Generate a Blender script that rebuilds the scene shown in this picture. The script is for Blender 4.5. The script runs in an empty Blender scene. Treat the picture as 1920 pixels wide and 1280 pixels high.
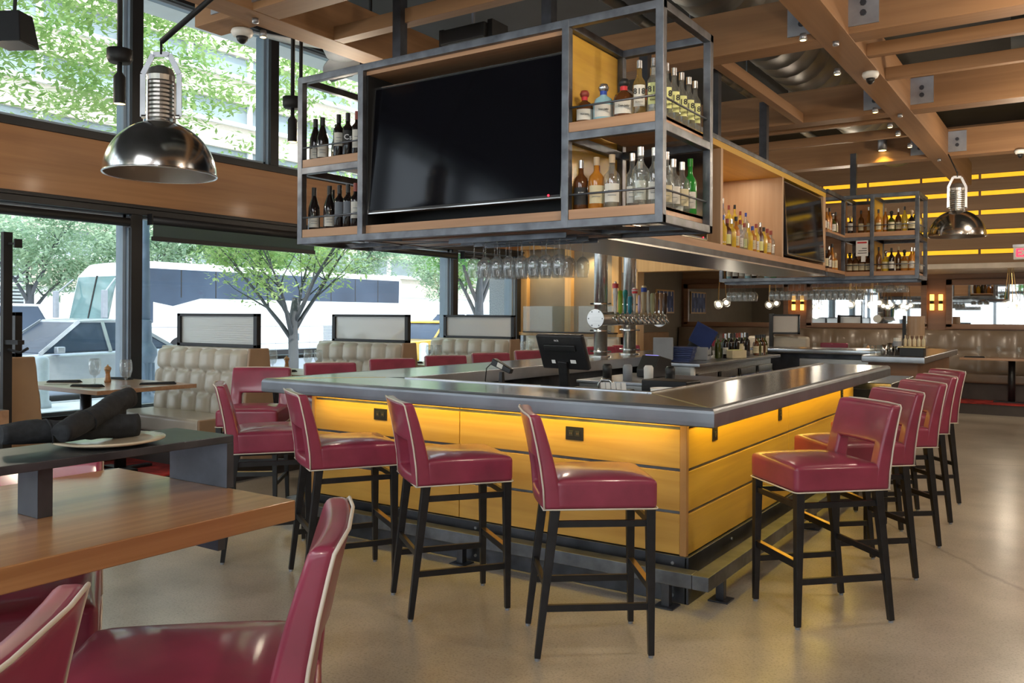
import bpy, math, random
from mathutils import Vector, Matrix
random.seed(7)
PI = math.pi
scene = bpy.context.scene
COL = scene.collection

# ---------------------------------------------------------------- camera
cam_d = bpy.data.cameras.new('camera')
cam_d.sensor_fit = 'HORIZONTAL'; cam_d.sensor_width = 36.0
cam_d.lens = 36.0 * 1592.0 / 1920.0
cam_d.shift_x = 0.0; cam_d.shift_y = -48.0 / 1920.0
cam_d.clip_start = 0.05; cam_d.clip_end = 400
cam = bpy.data.objects.new('camera', cam_d); COL.objects.link(cam)
YAW = -0.590354
cam.matrix_world = (Matrix.Translation((0, 0, 1.52)) @ Matrix.Rotation(-YAW, 4, 'Z')
                    @ Matrix.Rotation(PI / 2, 4, 'X') @ Matrix.Rotation(0.0053, 4, 'Z'))
scene.camera = cam

# ---------------------------------------------------------------- world, sun, exposure
world = bpy.data.worlds.new('world'); scene.world = world; world.use_nodes = True
wn = world.node_tree.nodes; wl = world.node_tree.links
bg = wn['Background']
tc = wn.new('ShaderNodeTexCoord'); sp = wn.new('ShaderNodeSeparateXYZ'); rp = wn.new('ShaderNodeValToRGB')
wl.new(tc.outputs['Generated'], sp.inputs[0]); wl.new(sp.outputs['Z'], rp.inputs[0]); wl.new(rp.outputs[0], bg.inputs[0])
rp.color_ramp.elements[0].position = 0.0; rp.color_ramp.elements[0].color = (0.92, 0.95, 1.0, 1)
rp.color_ramp.elements[1].position = 0.75; rp.color_ramp.elements[1].color = (0.62, 0.78, 1.0, 1)
bg.inputs[1].default_value = 2.8
sun_d = bpy.data.lights.new('sun', 'SUN'); sun_d.energy = 4.2; sun_d.angle = 0.02; sun_d.color = (1, .95, .86)
sun = bpy.data.objects.new('sun', sun_d); COL.objects.link(sun)
sun.rotation_euler = (Vector((-0.55, 0.35, -0.85))).to_track_quat('-Z', 'Y').to_euler()
vs = scene.view_settings
vs.view_transform = 'Standard'; vs.look = 'None'; vs.gamma = 1.0; vs.exposure = 0.45; vs.use_curve_mapping = False

def lamp(name, kind, loc, energy, color=(1, .8, .55), radius=.08, direction=None, size=None, spot=None, blend=.6):
    d = bpy.data.lights.new(name, kind); d.energy = energy; d.color = color
    if kind in ('POINT', 'SPOT'): d.shadow_soft_size = radius
    if kind == 'SPOT': d.spot_size = spot; d.spot_blend = blend
    if kind == 'AREA':
        d.shape = 'RECTANGLE'; d.size, d.size_y = size
    o = bpy.data.objects.new(name, d); COL.objects.link(o); o.location = loc
    if direction: o.rotation_euler = Vector(direction).to_track_quat('-Z', 'Y').to_euler()
    return o
WARM = (1.0, .84, .64)
for (x, y, e) in ((0.6, -1.2, 50), (-1.0, 3.2, 34), (0.1, 5.6, 42), (0.1, 8.2, 42), (-.4, 10.6, 42), (-4.6, -2.2, 50), (-5.2, 5.2, 30), (-5.2, 8.2, 30), (3.3, 3.7, 55), (3.3, 8.5, 55), (2.4, 13.4, 60), (-3.0, 13.4, 34), (-6.2, 2.6, 30), (-5.6, 10.6, 30)):
    lamp('room_fill', 'POINT', (x, y, 3.05), e, WARM, .05)  # bare point lights added in the bays as room fill, no fixtures modelled
# two area fills added under the closed ceiling to brighten the room; no skylights
lamp('entrance_fill', 'AREA', (0.0, -3.0, 4.75), 420, (.95, .97, 1), size=(7, 4), direction=(0, .25, -1))
lamp('dining_fill', 'AREA', (3.6, 8.0, 4.75), 330, (1, .95, .87), size=(3, 10), direction=(-.2, 0, -1))

# ---------------------------------------------------------------- materials
MATS = {}
def nodes(name):
    m = bpy.data.materials.new(name); m.use_nodes = True
    MATS[name] = m
    return m, m.node_tree.nodes, m.node_tree.links, m.node_tree.nodes['Principled BSDF']
def S(b, k, v):
    if k in b.inputs: b.inputs[k].default_value = v
def mat(name, col, rough=.5, metal=0, var=.12, scale=(6, 6, 6), coat=0, bump=0, emit=None, es=0, trans=0, ior=1.45, detail=4):
    m, n, l, b = nodes(name)
    S(b, 'Roughness', rough); S(b, 'Metallic', metal); S(b, 'Coat Weight', coat); S(b, 'Coat Roughness', .12)
    S(b, 'Transmission Weight', trans); S(b, 'IOR', ior)
    c = (*col, 1)
    t = n.new('ShaderNodeTexCoord'); mp = n.new('ShaderNodeMapping'); mp.inputs['Scale'].default_value = scale
    nz = n.new('ShaderNodeTexNoise'); nz.inputs['Scale'].default_value = 1.0; nz.inputs['Detail'].default_value = detail
    l.new(t.outputs['Object'], mp.inputs[0]); l.new(mp.outputs[0], nz.inputs[0])
    r = n.new('ShaderNodeValToRGB')
    r.color_ramp.elements[0].position = .3; r.color_ramp.elements[1].position = .7
    r.color_ramp.elements[0].color = (*[x * (1 - var) for x in col], 1)
    r.color_ramp.elements[1].color = (*[min(1, x * (1 + var)) for x in col], 1)
    l.new(nz.outputs[0], r.inputs[0]); l.new(r.outputs[0], b.inputs['Base Color'])
    if bump:
        bp = n.new('ShaderNodeBump'); bp.inputs['Strength'].default_value = bump; bp.inputs['Distance'].default_value = .01
        l.new(nz.outputs[0], bp.inputs['Height']); l.new(bp.outputs[0], b.inputs['Normal'])
    if emit:
        S(b, 'Emission Color', (*emit, 1)); S(b, 'Emission Strength', es)
    return m
def wood(name, c1, c2, axis='X', rough=.4, coat=.2, fine=22, long=.7):
    m, n, l, b = nodes(name)
    S(b, 'Roughness', rough); S(b, 'Coat Weight', coat); S(b, 'Coat Roughness', .15)
    t = n.new('ShaderNodeTexCoord'); mp = n.new('ShaderNodeMapping')
    s = [fine] * 3; s['XYZ'.index(axis)] = long
    mp.inputs['Scale'].default_value = s
    l.new(t.outputs['Object'], mp.inputs[0])
    nz = n.new('ShaderNodeTexNoise'); nz.inputs['Scale'].default_value = 1; nz.inputs['Detail'].default_value = 6; nz.inputs['Distortion'].default_value = .8
    l.new(mp.outputs[0], nz.inputs[0])
    n2 = n.new('ShaderNodeTexNoise'); n2.inputs['Scale'].default_value = .18
    l.new(mp.outputs[0], n2.inputs[0])
    mx = n.new('ShaderNodeMath'); mx.operation = 'ADD'; l.new(nz.outputs[0], mx.inputs[0]); l.new(n2.outputs[0], mx.inputs[1])
    mm = n.new('ShaderNodeMath'); mm.operation = 'MULTIPLY'; mm.inputs[1].default_value = .5; l.new(mx.outputs[0], mm.inputs[0])
    r = n.new('ShaderNodeValToRGB')
    r.color_ramp.elements[0].position = .36; r.color_ramp.elements[1].position = .64
    r.color_ramp.elements[0].color = (*c1, 1); r.color_ramp.elements[1].color = (*c2, 1)
    l.new(mm.outputs[0], r.inputs[0]); l.new(r.outputs[0], b.inputs['Base Color'])
    return m
def thin_glass(name, tint=(.96, .98, .97), refl=.08, rough=0.0, haze=0.0, hazecol=(.8, .85, .85), through=.5):
    m, n, l, b = nodes(name)
    n.remove(b); out = n['Material Output']
    tr = n.new('ShaderNodeBsdfTransparent'); tr.inputs[0].default_value = (*tint, 1)
    gl = n.new('ShaderNodeBsdfGlossy'); gl.inputs['Roughness'].default_value = rough
    fr = n.new('ShaderNodeLayerWeight'); fr.inputs[0].default_value = .35
    ma = n.new('ShaderNodeMath'); ma.operation = 'MULTIPLY_ADD'; ma.inputs[1].default_value = .75; ma.inputs[2].default_value = refl
    ma.use_clamp = True
    l.new(fr.outputs['Facing'], ma.inputs[0])
    mp = n.new('ShaderNodeMath'); mp.operation = 'POWER'; mp.inputs[1].default_value = 3.0
    l.new(fr.outputs['Facing'], mp.inputs[0]); l.new(mp.outputs[0], ma.inputs[0])
    mix = n.new('ShaderNodeMixShader'); l.new(ma.outputs[0], mix.inputs[0]); l.new(tr.outputs[0], mix.inputs[1]); l.new(gl.outputs[0], mix.inputs[2])
    last = mix
    if haze:
        df = n.new('ShaderNodeBsdfDiffuse'); df.inputs[0].default_value = (*hazecol, 1)
        tl = n.new('ShaderNodeBsdfTranslucent'); tl.inputs[0].default_value = (*hazecol, 1)
        a = n.new('ShaderNodeMixShader'); a.inputs[0].default_value = through; l.new(df.outputs[0], a.inputs[1]); l.new(tl.outputs[0], a.inputs[2])
        m2 = n.new('ShaderNodeMixShader'); m2.inputs[0].default_value = haze
        l.new(mix.outputs[0], m2.inputs[1]); l.new(a.outputs[0], m2.inputs[2]); last = m2
    l.new(last.outputs[0], out.inputs[0])
    return m
def leafmat(name, c1, c2):
    m, n, l, b = nodes(name)
    n.remove(b); out = n['Material Output']
    g = n.new('ShaderNodeTexCoord'); nz = n.new('ShaderNodeTexNoise'); nz.inputs['Scale'].default_value = 1.6
    l.new(g.outputs['Object'], nz.inputs[0])
    r = n.new('ShaderNodeValToRGB'); r.color_ramp.elements[0].position = .35; r.color_ramp.elements[1].position = .65
    r.color_ramp.elements[0].color = (*c1, 1); r.color_ramp.elements[1].color = (*c2, 1)
    l.new(nz.outputs[0], r.inputs[0])
    d = n.new('ShaderNodeBsdfDiffuse'); t = n.new('ShaderNodeBsdfTranslucent'); x = n.new('ShaderNodeMixShader'); x.inputs[0].default_value = .5
    l.new(r.outputs[0], d.inputs[0]); l.new(r.outputs[0], t.inputs[0]); l.new(d.outputs[0], x.inputs[1]); l.new(t.outputs[0], x.inputs[2]); l.new(x.outputs[0], out.inputs[0])
    return m

# concrete floor: polished, mottled
m, n, l, b = nodes('concrete_floor')
S(b, 'Roughness', .3); S(b, 'Coat Weight', .25); S(b, 'Coat Roughness', .2)
t = n.new('ShaderNodeTexCoord')
a1 = n.new('ShaderNodeTexNoise'); a1.inputs['Scale'].default_value = .9; a1.inputs['Detail'].default_value = 8; a1.inputs['Roughness'].default_value = .62
a2 = n.new('ShaderNodeTexNoise'); a2.inputs['Scale'].default_value = 85; a2.inputs['Detail'].default_value = 5; a2.inputs['Roughness'].default_value = .75
l.new(t.outputs['Object'], a1.inputs[0]); l.new(t.outputs['Object'], a2.inputs[0])
r1 = n.new('ShaderNodeValToRGB'); r1.color_ramp.elements[0].position = .3; r1.color_ramp.elements[1].position = .72
r1.color_ramp.elements[0].color = (.255, .22, .17, 1); r1.color_ramp.elements[1].color = (.56, .50, .41, 1)
r2 = n.new('ShaderNodeValToRGB'); r2.color_ramp.elements[0].position = .36; r2.color_ramp.elements[0].color = (.50, .48, .45, 1)
r2.color_ramp.elements[1].position = .50; r2.color_ramp.elements[1].color = (1, 1, 1, 1)
l.new(a1.outputs[0], r1.inputs[0]); l.new(a2.outputs[0], r2.inputs[0])
mx = n.new('ShaderNodeMix'); mx.data_type = 'RGBA'; mx.blend_type = 'MULTIPLY'; mx.inputs[0].default_value = .8
l.new(r1.outputs[0], mx.inputs[6]); l.new(r2.outputs[0], mx.inputs[7])
vr = n.new('ShaderNodeTexVoronoi'); vr.feature = 'DISTANCE_TO_EDGE'; vr.inputs['Scale'].default_value = .22
nd = n.new('ShaderNodeTexNoise'); nd.inputs['Scale'].default_value = 1.5; nd.inputs['Detail'].default_value = 6
ad = n.new('ShaderNodeMix'); ad.data_type = 'VECTOR'; ad.inputs[0].default_value = .25
l.new(t.outputs['Object'], ad.inputs[4]); l.new(t.outputs['Object'], nd.inputs[0]); l.new(nd.outputs[1], ad.inputs[5]); l.new(ad.outputs[1], vr.inputs[0])
r3 = n.new('ShaderNodeValToRGB'); r3.color_ramp.elements[0].position = 0; r3.color_ramp.elements[0].color = (.45, .42, .4, 1)
r3.color_ramp.elements[1].position = .0035; r3.color_ramp.elements[1].color = (1, 1, 1, 1)
l.new(vr.outputs[0], r3.inputs[0])
my = n.new('ShaderNodeMix'); my.data_type = 'RGBA'; my.blend_type = 'MULTIPLY'; my.inputs[0].default_value = .7
l.new(mx.outputs[2], my.inputs[6]); l.new(r3.outputs[0], my.inputs[7]); l.new(my.outputs[2], b.inputs['Base Color'])

leather = mat('red_leather', (.255, .031, .066), .42, var=.22, scale=(5, 5, 5), coat=.55)
piping = mat('cream_piping', (.62, .55, .47), .5)
blackwood = mat('black_painted_wood', (.012, .012, .014), .38, var=.3, scale=(20, 20, 20))
brass = mat('brass', (.55, .38, .16), .28, 1)
nosing_m = mat('zinc_nosing', (.27, .295, .33), .4, .85, var=.15, scale=(4, 4, 4))
zinc = mat('zinc_counter', (.56, .58, .61), .2, 1, var=.12, scale=(3, 3, 3))
zincedge = mat('zinc_edge', (.48, .50, .54), .3, 1, var=.12, scale=(4, 4, 4))
steel = mat('raw_steel', (.15, .16, .18), .42, .9, var=.35, scale=(9, 9, 9))
darksteel = mat('blackened_steel', (.07, .075, .09), .36, .75, var=.4, scale=(6, 6, 6))
stainless = mat('brushed_stainless', (.60, .60, .59), .3, 1, var=.08, scale=(3, 40, 40))
chrome = mat('polished_metal', (.60, .585, .56), .17, 1, var=.05)
amber_x = wood('amber_panel_wood', (.50, .265, .045), (.66, .39, .085), 'X', .42, .15, 16, .9)
amber_y = wood('amber_side_wood', (.54, .30, .025), (.70, .43, .045), 'Y', .42, .15, 16, .9)
beam_x = wood('beam_wood_x', (.215, .108, .045), (.32, .168, .075), 'X', .62, 0, 14, .5)
beam_y = wood('beam_wood_y', (.215, .108, .045), (.32, .168, .075), 'Y', .62, 0, 14, .5)
band_y = wood('window_band_wood', (.22, .10, .038), (.34, .165, .065), 'Y', .5, .05, 14, .5)
wall_x = wood('wall_panel_wood', (.26, .15, .075), (.36, .215, .115), 'X', .5, 0, 14, .5)
trimwood = wood('trim_wood_brown', (.17, .085, .045), (.25, .13, .07), 'X', .45, .1, 18, .7)
lightwood = wood('light_post_wood', (.50, .30, .11), (.64, .41, .18), 'Z', .5, .1, 18, .6)
shelf_x = wood('shelf_wood', (.36, .19, .10), (.50, .29, .16), 'X', .5, .1, 20, .8)
shelf_y = wood('shelf_wood_y', (.36, .19, .10), (.50, .29, .16), 'Y', .5, .1, 20, .8)
niche = wood('niche_wood', (.44, .27, .15), (.56, .37, .23), 'Z', .5, .1, 16, .7)
table_y = wood('table_wood', (.30, .13, .045), (.55, .29, .115), 'Y', .3, .45, 26, .8)
table_x = wood('booth_table_wood', (.26, .14, .075), (.40, .24, .14), 'X', .32, .4, 26, .8)
cream = mat('cream_leather', (.47, .43, .355), .36, var=.06, coat=.2)
tanl = mat('tan_leather', (.33, .215, .13), .42, var=.08, coat=.15)
greyl = mat('grey_tan_leather', (.185, .135, .09), .35, var=.08, coat=.25)
black = mat('black_plastic', (.012, .012, .013), .38, var=.1)
blackmatte = mat('matte_black', (.01, .01, .011), .6, var=.1)
screen = mat('screen_glass', (.004, .004, .006), .09, var=.05)
screen.node_tree.nodes['Principled BSDF'].inputs['Specular IOR Level'].default_value = .3
mullion = mat('painted_mullion', (.22, .28, .35), .4, var=.05)
mullion_in = mat('dark_mullion', (.012, .012, .014), .5, var=.1)
ceilm = mat('dark_ceiling', (.028, .03, .034), .8, var=.3, scale=(1, 1, 1))
ductm = mat('duct_metal', (.20, .20, .19), .45, .6, var=.15, scale=(1, 6, 1))
bracket = mat('bracket_steel', (.34, .35, .38), .4, .8, var=.2)
mirror = mat('mirror_glass', (.82, .84, .84), .02, 1, var=.01)
taupe = mat('taupe_wall', (.21, .185, .15), .7, var=.05)
white = mat('white_plastic', (.75, .75, .73), .4, var=.04)
grey = mat('grey_plastic', (.25, .27, .3), .45, var=.1)
yellowglow = mat('yellow_slot', (.9, .62, .05), .6, var=.1, emit=(1.0, .55, .02), es=.62)
bulb = mat('warm_bulb', (1, .9, .75), .4, emit=(1, .82, .6), es=3.0)
spotglow = mat('spot_lens', (1, .9, .6), .4, emit=(1, .75, .25), es=8.0)
amberglow = mat('sconce_glow', (1, .7, .3), .4, emit=(1, .45, .08), es=3.0)
redled = mat('red_led', (.8, .02, .03), .4, emit=(1, .02, .05), es=2.5)
pane = thin_glass('window_pane', (.95, .97, .97), .02)
clear = thin_glass('clear_glassware', (.95, .965, .965), .10, haze=.07, hazecol=(.9, .93, .95))
bottleglass = thin_glass('clear_bottle_glass', (.82, .85, .84), .12, haze=.12, hazecol=(.75, .78, .77))
ribbed = thin_glass('ribbed_panel_glass', (.9, .92, .93), .05, .2, haze=.72, hazecol=(.95, .96, .97), through=.88)
guard = thin_glass('guard_glass', (.85, .9, .9), .04, .02, haze=.16, hazecol=(.5, .56, .56))
shadefab = thin_glass('shade_fabric', (.26, .27, .27), .0, .5, haze=.5, hazecol=(.17, .19, .185))
winebottle = mat('dark_bottle_glass', (.012, .008, .008), .09, var=.2, coat=.5)
greenbottle = mat('green_bottle_glass', (.02, .22, .03), .1, var=.2, coat=.5)
olivebottle = mat('olive_bottle_glass', (.05, .06, .01), .1, var=.2, coat=.5)
amberbottle = mat('amber_bottle_liquor', (.42, .16, .02), .1, var=.25, coat=.5)
brownbottle = mat('brown_bottle_liquor', (.10, .035, .01), .1, var=.25, coat=.5)
tequilagold = thin_glass('gold_tequila_glass', (.86, .72, .42), .1, haze=.25, hazecol=(.62, .46, .18))
goldbottle = mat('gold_bottle_liquor', (.62, .42, .04), .1, var=.2, coat=.5)
bluebottle = mat('pale_blue_bottle', (.28, .5, .58), .1, var=.1, coat=.5)
labelm = mat('paper_label', (.66, .64, .58), .6, var=.05)
creamlabel = mat('cream_label', (.62, .55, .36), .6, var=.05)
yellowlabel = mat('yellow_label', (.74, .76, .33), .6, var=.05)
greylabel = mat('slate_label', (.16, .18, .21), .6, var=.05)
blacklabel = mat('black_label', (.02, .02, .02), .6, var=.05)
ink = mat('black_ink', (.015, .015, .015), .6)
inkw = mat('white_ink', (.8, .8, .8), .6)
cap_red = mat('red_cap', (.28, .05, .035), .4); cap_black = mat('black_cap', (.02, .02, .02), .4)
cap_blue = mat('blue_cap', (.02, .06, .35), .4); cap_cork = mat('cork_cap', (.5, .38, .25), .6); cap_silver = mat('silver_cap', (.6, .6, .6), .25, .9)
napkin = mat('black_linen', (.014, .016, .019), .85, var=.3, scale=(60, 60, 60), bump=.3)
platem = mat('beige_plate', (.55, .46, .33), .22, var=.03, coat=.4)
carpet = mat('red_carpet', (.33, .025, .02), .95, var=.5, scale=(9, 9, 9))
riser = mat('dark_riser', (.06, .05, .045), .6)
pinkflute = mat('red_pattern', (.6, .05, .05), .5)
bluemenu = mat('blue_menu', (.02, .035, .13), .45, var=.2)
asphalt = mat('asphalt', (.19, .21, .23), .85, var=.12, scale=(2, 2, 2))
sidewalk = mat('pale_paving', (.62, .62, .60), .8, var=.07, scale=(.7, .7, .7))
curb = mat('kerb_stone', (.5, .5, .49), .8)
buswhite = mat('bus_white', (.78, .79, .80), .3, var=.02, coat=.4)
busglass = mat('bus_glass', (.045, .065, .10), .25, var=.3, scale=(.4, .4, .4))
busglass.node_tree.nodes['Principled BSDF'].inputs['Specular IOR Level'].default_value = .25
busshield = mat('windscreen_glass', (.11, .19, .19), .05, var=.3, scale=(.8, .8, .8), coat=.4)
silverpaint = mat('silver_paint', (.45, .48, .52), .25, .4, var=.05, coat=.6)
taxi = mat('taxi_yellow', (.80, .45, .02), .3, var=.03, coat=.5)
tyre = mat('tyre_rubber', (.02, .02, .022), .8)
lightred = mat('tail_light_red', (.55, .03, .04), .3)
orange = mat('orange_marker', (.8, .3, .03), .4)
bark = mat('bark', (.10, .105, .12), .8, var=.3, scale=(3, 3, 1), bump=.4)
leaf_a = leafmat('leaf_bright', (.26, .42, .13), (.56, .68, .32))
leaf_b = leafmat('leaf_green', (.16, .36, .12), (.38, .58, .24))
leaf_c = leafmat('leaf_pale', (.34, .48, .34), (.56, .68, .50))
granite = mat('granite', (.34, .36, .40), .7, var=.35, scale=(60, 60, 60), detail=6)
facade = mat('facade_beige', (.52, .46, .38), .8, var=.06)
facade_l = mat('facade_white', (.72, .73, .74), .7, var=.03)
facglass = mat('facade_glass', (.22, .27, .28), .12, var=.3, scale=(.3, .3, .3))
louverm = mat('louver_grey', (.42, .46, .50), .5, var=.08)
lamppaint = mat('lamp_post_paint', (.12, .17, .24), .5, var=.1)
picture = mat('blue_ikat', (.10, .14, .30), .7, var=.5, scale=(3, 10, 5))

# ---------------------------------------------------------------- mesh builder
class MB:
    def __init__(s): s.v = []; s.f = []
    def add(s, vs, fs):
        k = len(s.v); s.v += [tuple(p) for p in vs]; s.f += [tuple(i + k for i in q) for q in fs]; return s
    def box(s, x0, x1, y0, y1, z0, z1):
        return s.add([(x0, y0, z0), (x1, y0, z0), (x1, y1, z0), (x0, y1, z0), (x0, y0, z1), (x1, y0, z1), (x1, y1, z1), (x0, y1, z1)],
                     [(3, 2, 1, 0), (4, 5, 6, 7), (0, 1, 5, 4), (1, 2, 6, 5), (2, 3, 7, 6), (3, 0, 4, 7)])
    def bar(s, p, q, w, h=None, w2=None, h2=None, up=(0, 0, 1)):
        p = Vector(p); q = Vector(q); h = w if h is None else h; w2 = w if w2 is None else w2; h2 = h if h2 is None else h2
        d = (q - p).normalized(); u = Vector(up)
        if abs(d.dot(u)) > .95: u = Vector((0, 1, 0))
        a = d.cross(u).normalized(); c = a.cross(d).normalized()
        vs = []
        for (o, ww, hh) in ((p, w, h), (q, w2, h2)):
            for (i, j) in ((-1, -1), (1, -1), (1, 1), (-1, 1)): vs.append(o + a * i * ww / 2 + c * j * hh / 2)
        return s.add(vs, [(0, 1, 2, 3), (7, 6, 5, 4), (0, 4, 5, 1), (1, 5, 6, 2), (2, 6, 7, 3), (3, 7, 4, 0)])
    def tube(s, pts, r, n=8, closed=False):
        pts = [Vector(p) for p in pts]; rr = r if isinstance(r, (list, tuple)) else [r] * len(pts)
        rings = []; prev = None
        for i, p in enumerate(pts):
            if closed: d = (pts[(i + 1) % len(pts)] - pts[i - 1])
            elif i == 0: d = pts[1] - p
            elif i == len(pts) - 1: d = p - pts[-2]
            else: d = pts[i + 1] - pts[i - 1]
            d.normalize()
            if prev is None:
                u = Vector((0, 0, 1)) if abs(d.z) < .9 else Vector((1, 0, 0))
                a = d.cross(u).normalized()
            else:
                a = (prev - d * prev.dot(d)).normalized()
            prev = a; c = d.cross(a)
            rings.append([p + (a * math.cos(2 * PI * k / n) + c * math.sin(2 * PI * k / n)) * rr[i] for k in range(n)])
        vs = [v for g in rings for v in g]; fs = []
        m = len(rings)
        for i in range(m if closed else m - 1):
            for k in range(n):
                fs.append((i * n + k, i * n + (k + 1) % n, ((i + 1) % m) * n + (k + 1) % n, ((i + 1) % m) * n + k))
        if not closed:
            fs.append(tuple(range(n - 1, -1, -1))); fs.append(tuple((m - 1) * n + k for k in range(n)))
        return s.add(vs, fs)
    def lathe(s, prof, n=16, c=(0, 0, 0), cap0=True, cap1=True, a0=0, a1=2 * PI):
        full = abs(a1 - a0 - 2 * PI) < 1e-6; k = n if full else n + 1
        vs = [(c[0] + r * math.cos(a0 + (a1 - a0) * i / n), c[1] + r * math.sin(a0 + (a1 - a0) * i / n), c[2] + z) for (r, z) in prof for i in range(k)]
        fs = []
        for j in range(len(prof) - 1):
            for i in range(n):
                i2 = (i + 1) % k
                fs.append((j * k + i, j * k + i2, (j + 1) * k + i2, (j + 1) * k + i))
        if full and cap0: fs.append(tuple(range(k - 1, -1, -1)))
        if full and cap1: fs.append(tuple((len(prof) - 1) * k + i for i in range(k)))
        return s.add(vs, fs)
    def prism(s, poly, axis, a, b):
        # poly: 2D points; axis 'X': (y,z) 'Y': (x,z) 'Z': (x,y)
        def P(p, t):
            return {'X': (t, p[0], p[1]), 'Y': (p[0], t, p[1]), 'Z': (p[0], p[1], t)}[axis]
        n = len(poly)
        vs = [P(p, a) for p in poly] + [P(p, b) for p in poly]
        fs = [tuple(range(n)), tuple(range(2 * n - 1, n - 1, -1))] + [(i, i + n, (i + 1) % n + n, (i + 1) % n) for i in range(n)]
        return s.add(vs, fs)
    def xf(s, M):
        s.v = [tuple(M @ Vector(p)) for p in s.v]; return s
    def mesh(s, name, m, smooth=False):
        me = bpy.data.meshes.new(name); me.from_pydata(s.v, [], s.f); me.validate()
        import bmesh
        bm = bmesh.new(); bm.from_mesh(me); bmesh.ops.recalc_face_normals(bm, faces=bm.faces); bm.to_mesh(me); bm.free()
        me.materials.append(m)
        if smooth:
            for p in me.polygons: p.use_smooth = True
        return me
    def build(s, name, m, parent=None, smooth=False, bevel=0, seg=2, loc=None, rz=0, sub=0):
        me = s.mesh(name, m, smooth or bevel > 0)
        o = bpy.data.objects.new(name, me); COL.objects.link(o)
        if parent: o.parent = parent
        if loc: o.location = loc
        o.rotation_euler.z = rz
        if bevel:
            md = o.modifiers.new('bevel', 'BEVEL'); md.width = bevel; md.segments = seg; md.limit_method = 'ANGLE'; md.angle_limit = .6
            md.harden_normals = False
            wnm = o.modifiers.new('wn', 'WEIGHTED_NORMAL')
        if sub:
            md = o.modifiers.new('sub', 'SUBSURF'); md.levels = md.render_levels = sub
        return o
def tag(o, label, cat=None, group=None, kind=None):
    if label: o['label'] = label
    if cat: o['category'] = cat
    if group: o['group'] = group
    if kind: o['kind'] = kind
    return o
def thing(name, label, cat, loc=(0, 0, 0), rz=0, group=None):
    o = bpy.data.objects.new(name, None); COL.objects.link(o); o.location = loc; o.rotation_euler = (0, 0, rz)
    o.empty_display_size = .1
    return tag(o, label, cat, group)
def struct(name, mb, m, **k):
    o = mb.build(name, m, **k)
    if not k.get('parent'): o['kind'] = 'structure'
    return o
def dup(root, loc, rz=None, label=None, group=None, scale=None, cat=None):
    r = root.copy(); COL.objects.link(r); r.location = loc
    if rz is not None: r.rotation_euler = (0, 0, rz)
    if scale: r.scale = scale
    if label: r['label'] = label
    if group: r['group'] = group
    if cat: r['category'] = cat
    for ch in root.children:
        c = ch.copy(); COL.objects.link(c); c.parent = r
        for g in ch.children:
            d = g.copy(); COL.objects.link(d); d.parent = c
    return r
_txt = {}
def text_mesh(body, size, m, ext=.0006, bold=.0):
    k = (body, size, m.name)
    if k in _txt: return _txt[k]
    cu = bpy.data.curves.new('lettering', 'FONT'); cu.body = body; cu.size = size; cu.extrude = ext; cu.offset = bold
    cu.align_x = 'CENTER'; cu.align_y = 'CENTER'; cu.resolution_u = 2
    o = bpy.data.objects.new('tmp', cu); COL.objects.link(o)
    bpy.context.view_layer.update()
    me = bpy.data.meshes.new_from_object(o.evaluated_get(bpy.context.evaluated_depsgraph_get()))
    bpy.data.objects.remove(o); me.materials.clear(); me.materials.append(m); _txt[k] = me
    return me
def lettering(body, size, m, parent, loc, rot, name='lettering', bold=0):
    o = bpy.data.objects.new(name, text_mesh(body, size, m, bold=bold)); COL.objects.link(o)
    o.parent = parent; o.location = loc; o.rotation_euler = rot
    return o
ORD = ['first', 'second', 'third', 'fourth', 'fifth', 'sixth', 'seventh', 'eighth', 'ninth', 'tenth', 'eleventh', 'twelfth', 'thirteenth', 'fourteenth', 'fifteenth',
       'sixteenth', 'seventeenth', 'eighteenth', 'nineteenth', 'twentieth', 'twenty-first', 'twenty-second', 'twenty-third', 'twenty-fourth', 'twenty-fifth', 'twenty-sixth', 'twenty-seventh', 'twenty-eighth']
# ================================================================ the room
WX = -7.8; BY = 16.8; RX = 6.0; FY = -6.0; CZ = 4.9
struct('floor', MB().box(WX - .2, RX, FY, BY + .1, -.12, 0), MATS['concrete_floor'])
struct('ceiling', MB().box(WX - .3, RX + .1, FY - .1, BY + .2, CZ, CZ + .2), ceilm)
struct('wall_right', MB().box(RX, RX + .15, FY, BY + .1, 0, CZ), wall_x)
# raised, carpeted strips under the booths and the rear banquette
struct('platform', MB().box(WX, -6.38, -2, 12.0, 0, .165), riser)
struct('carpet', MB().box(WX, -6.36, -2, 12.0, .165, .178), carpet)
struct('platform', MB().box(-6.9, RX, 15.3, BY, 0, .165), riser)
struct('carpet', MB().box(-6.9, RX, 15.28, BY, .165, .178), carpet)

# window wall (left), x = -7.8
w = MB().box(WX - .12, WX, FY, 12.0, 0, .5)
struct('wall_left', w, riser)
struct('trim_1', MB().box(WX - .2, WX + .03, FY, 12.0, .5, .58), mullion_in, bevel=.006)
struct('trim_2', MB().box(WX - .1, WX + .015, FY, 12.0, 2.60, 3.17), band_y)          # wood band between the window rows
struct('trim_3', MB().box(WX - .2, WX + .04, FY, 12.0, 3.17, 3.245), mullion_in, bevel=.005)
h = MB().box(WX - .2, WX + .05, FY, 12.0, 2.50, 2.60); h.box(WX - .12, WX + .07, FY, 12.0, 2.56, 2.585)
struct('trim_4', h, mullion_in, bevel=.005)
struct('trim_5', MB().box(WX - .2, WX + .04, FY, 12.0, 4.75, CZ), mullion_in)
wi = 0
MY = [-3.64, -1.92, -.2, 1.52, 3.24, 4.96, 6.68, 8.40, 10.12, 11.84]
LOW = {-3.64, -.2, 4.96, 10.12, 11.84}
ys = [FY] + MY
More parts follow.
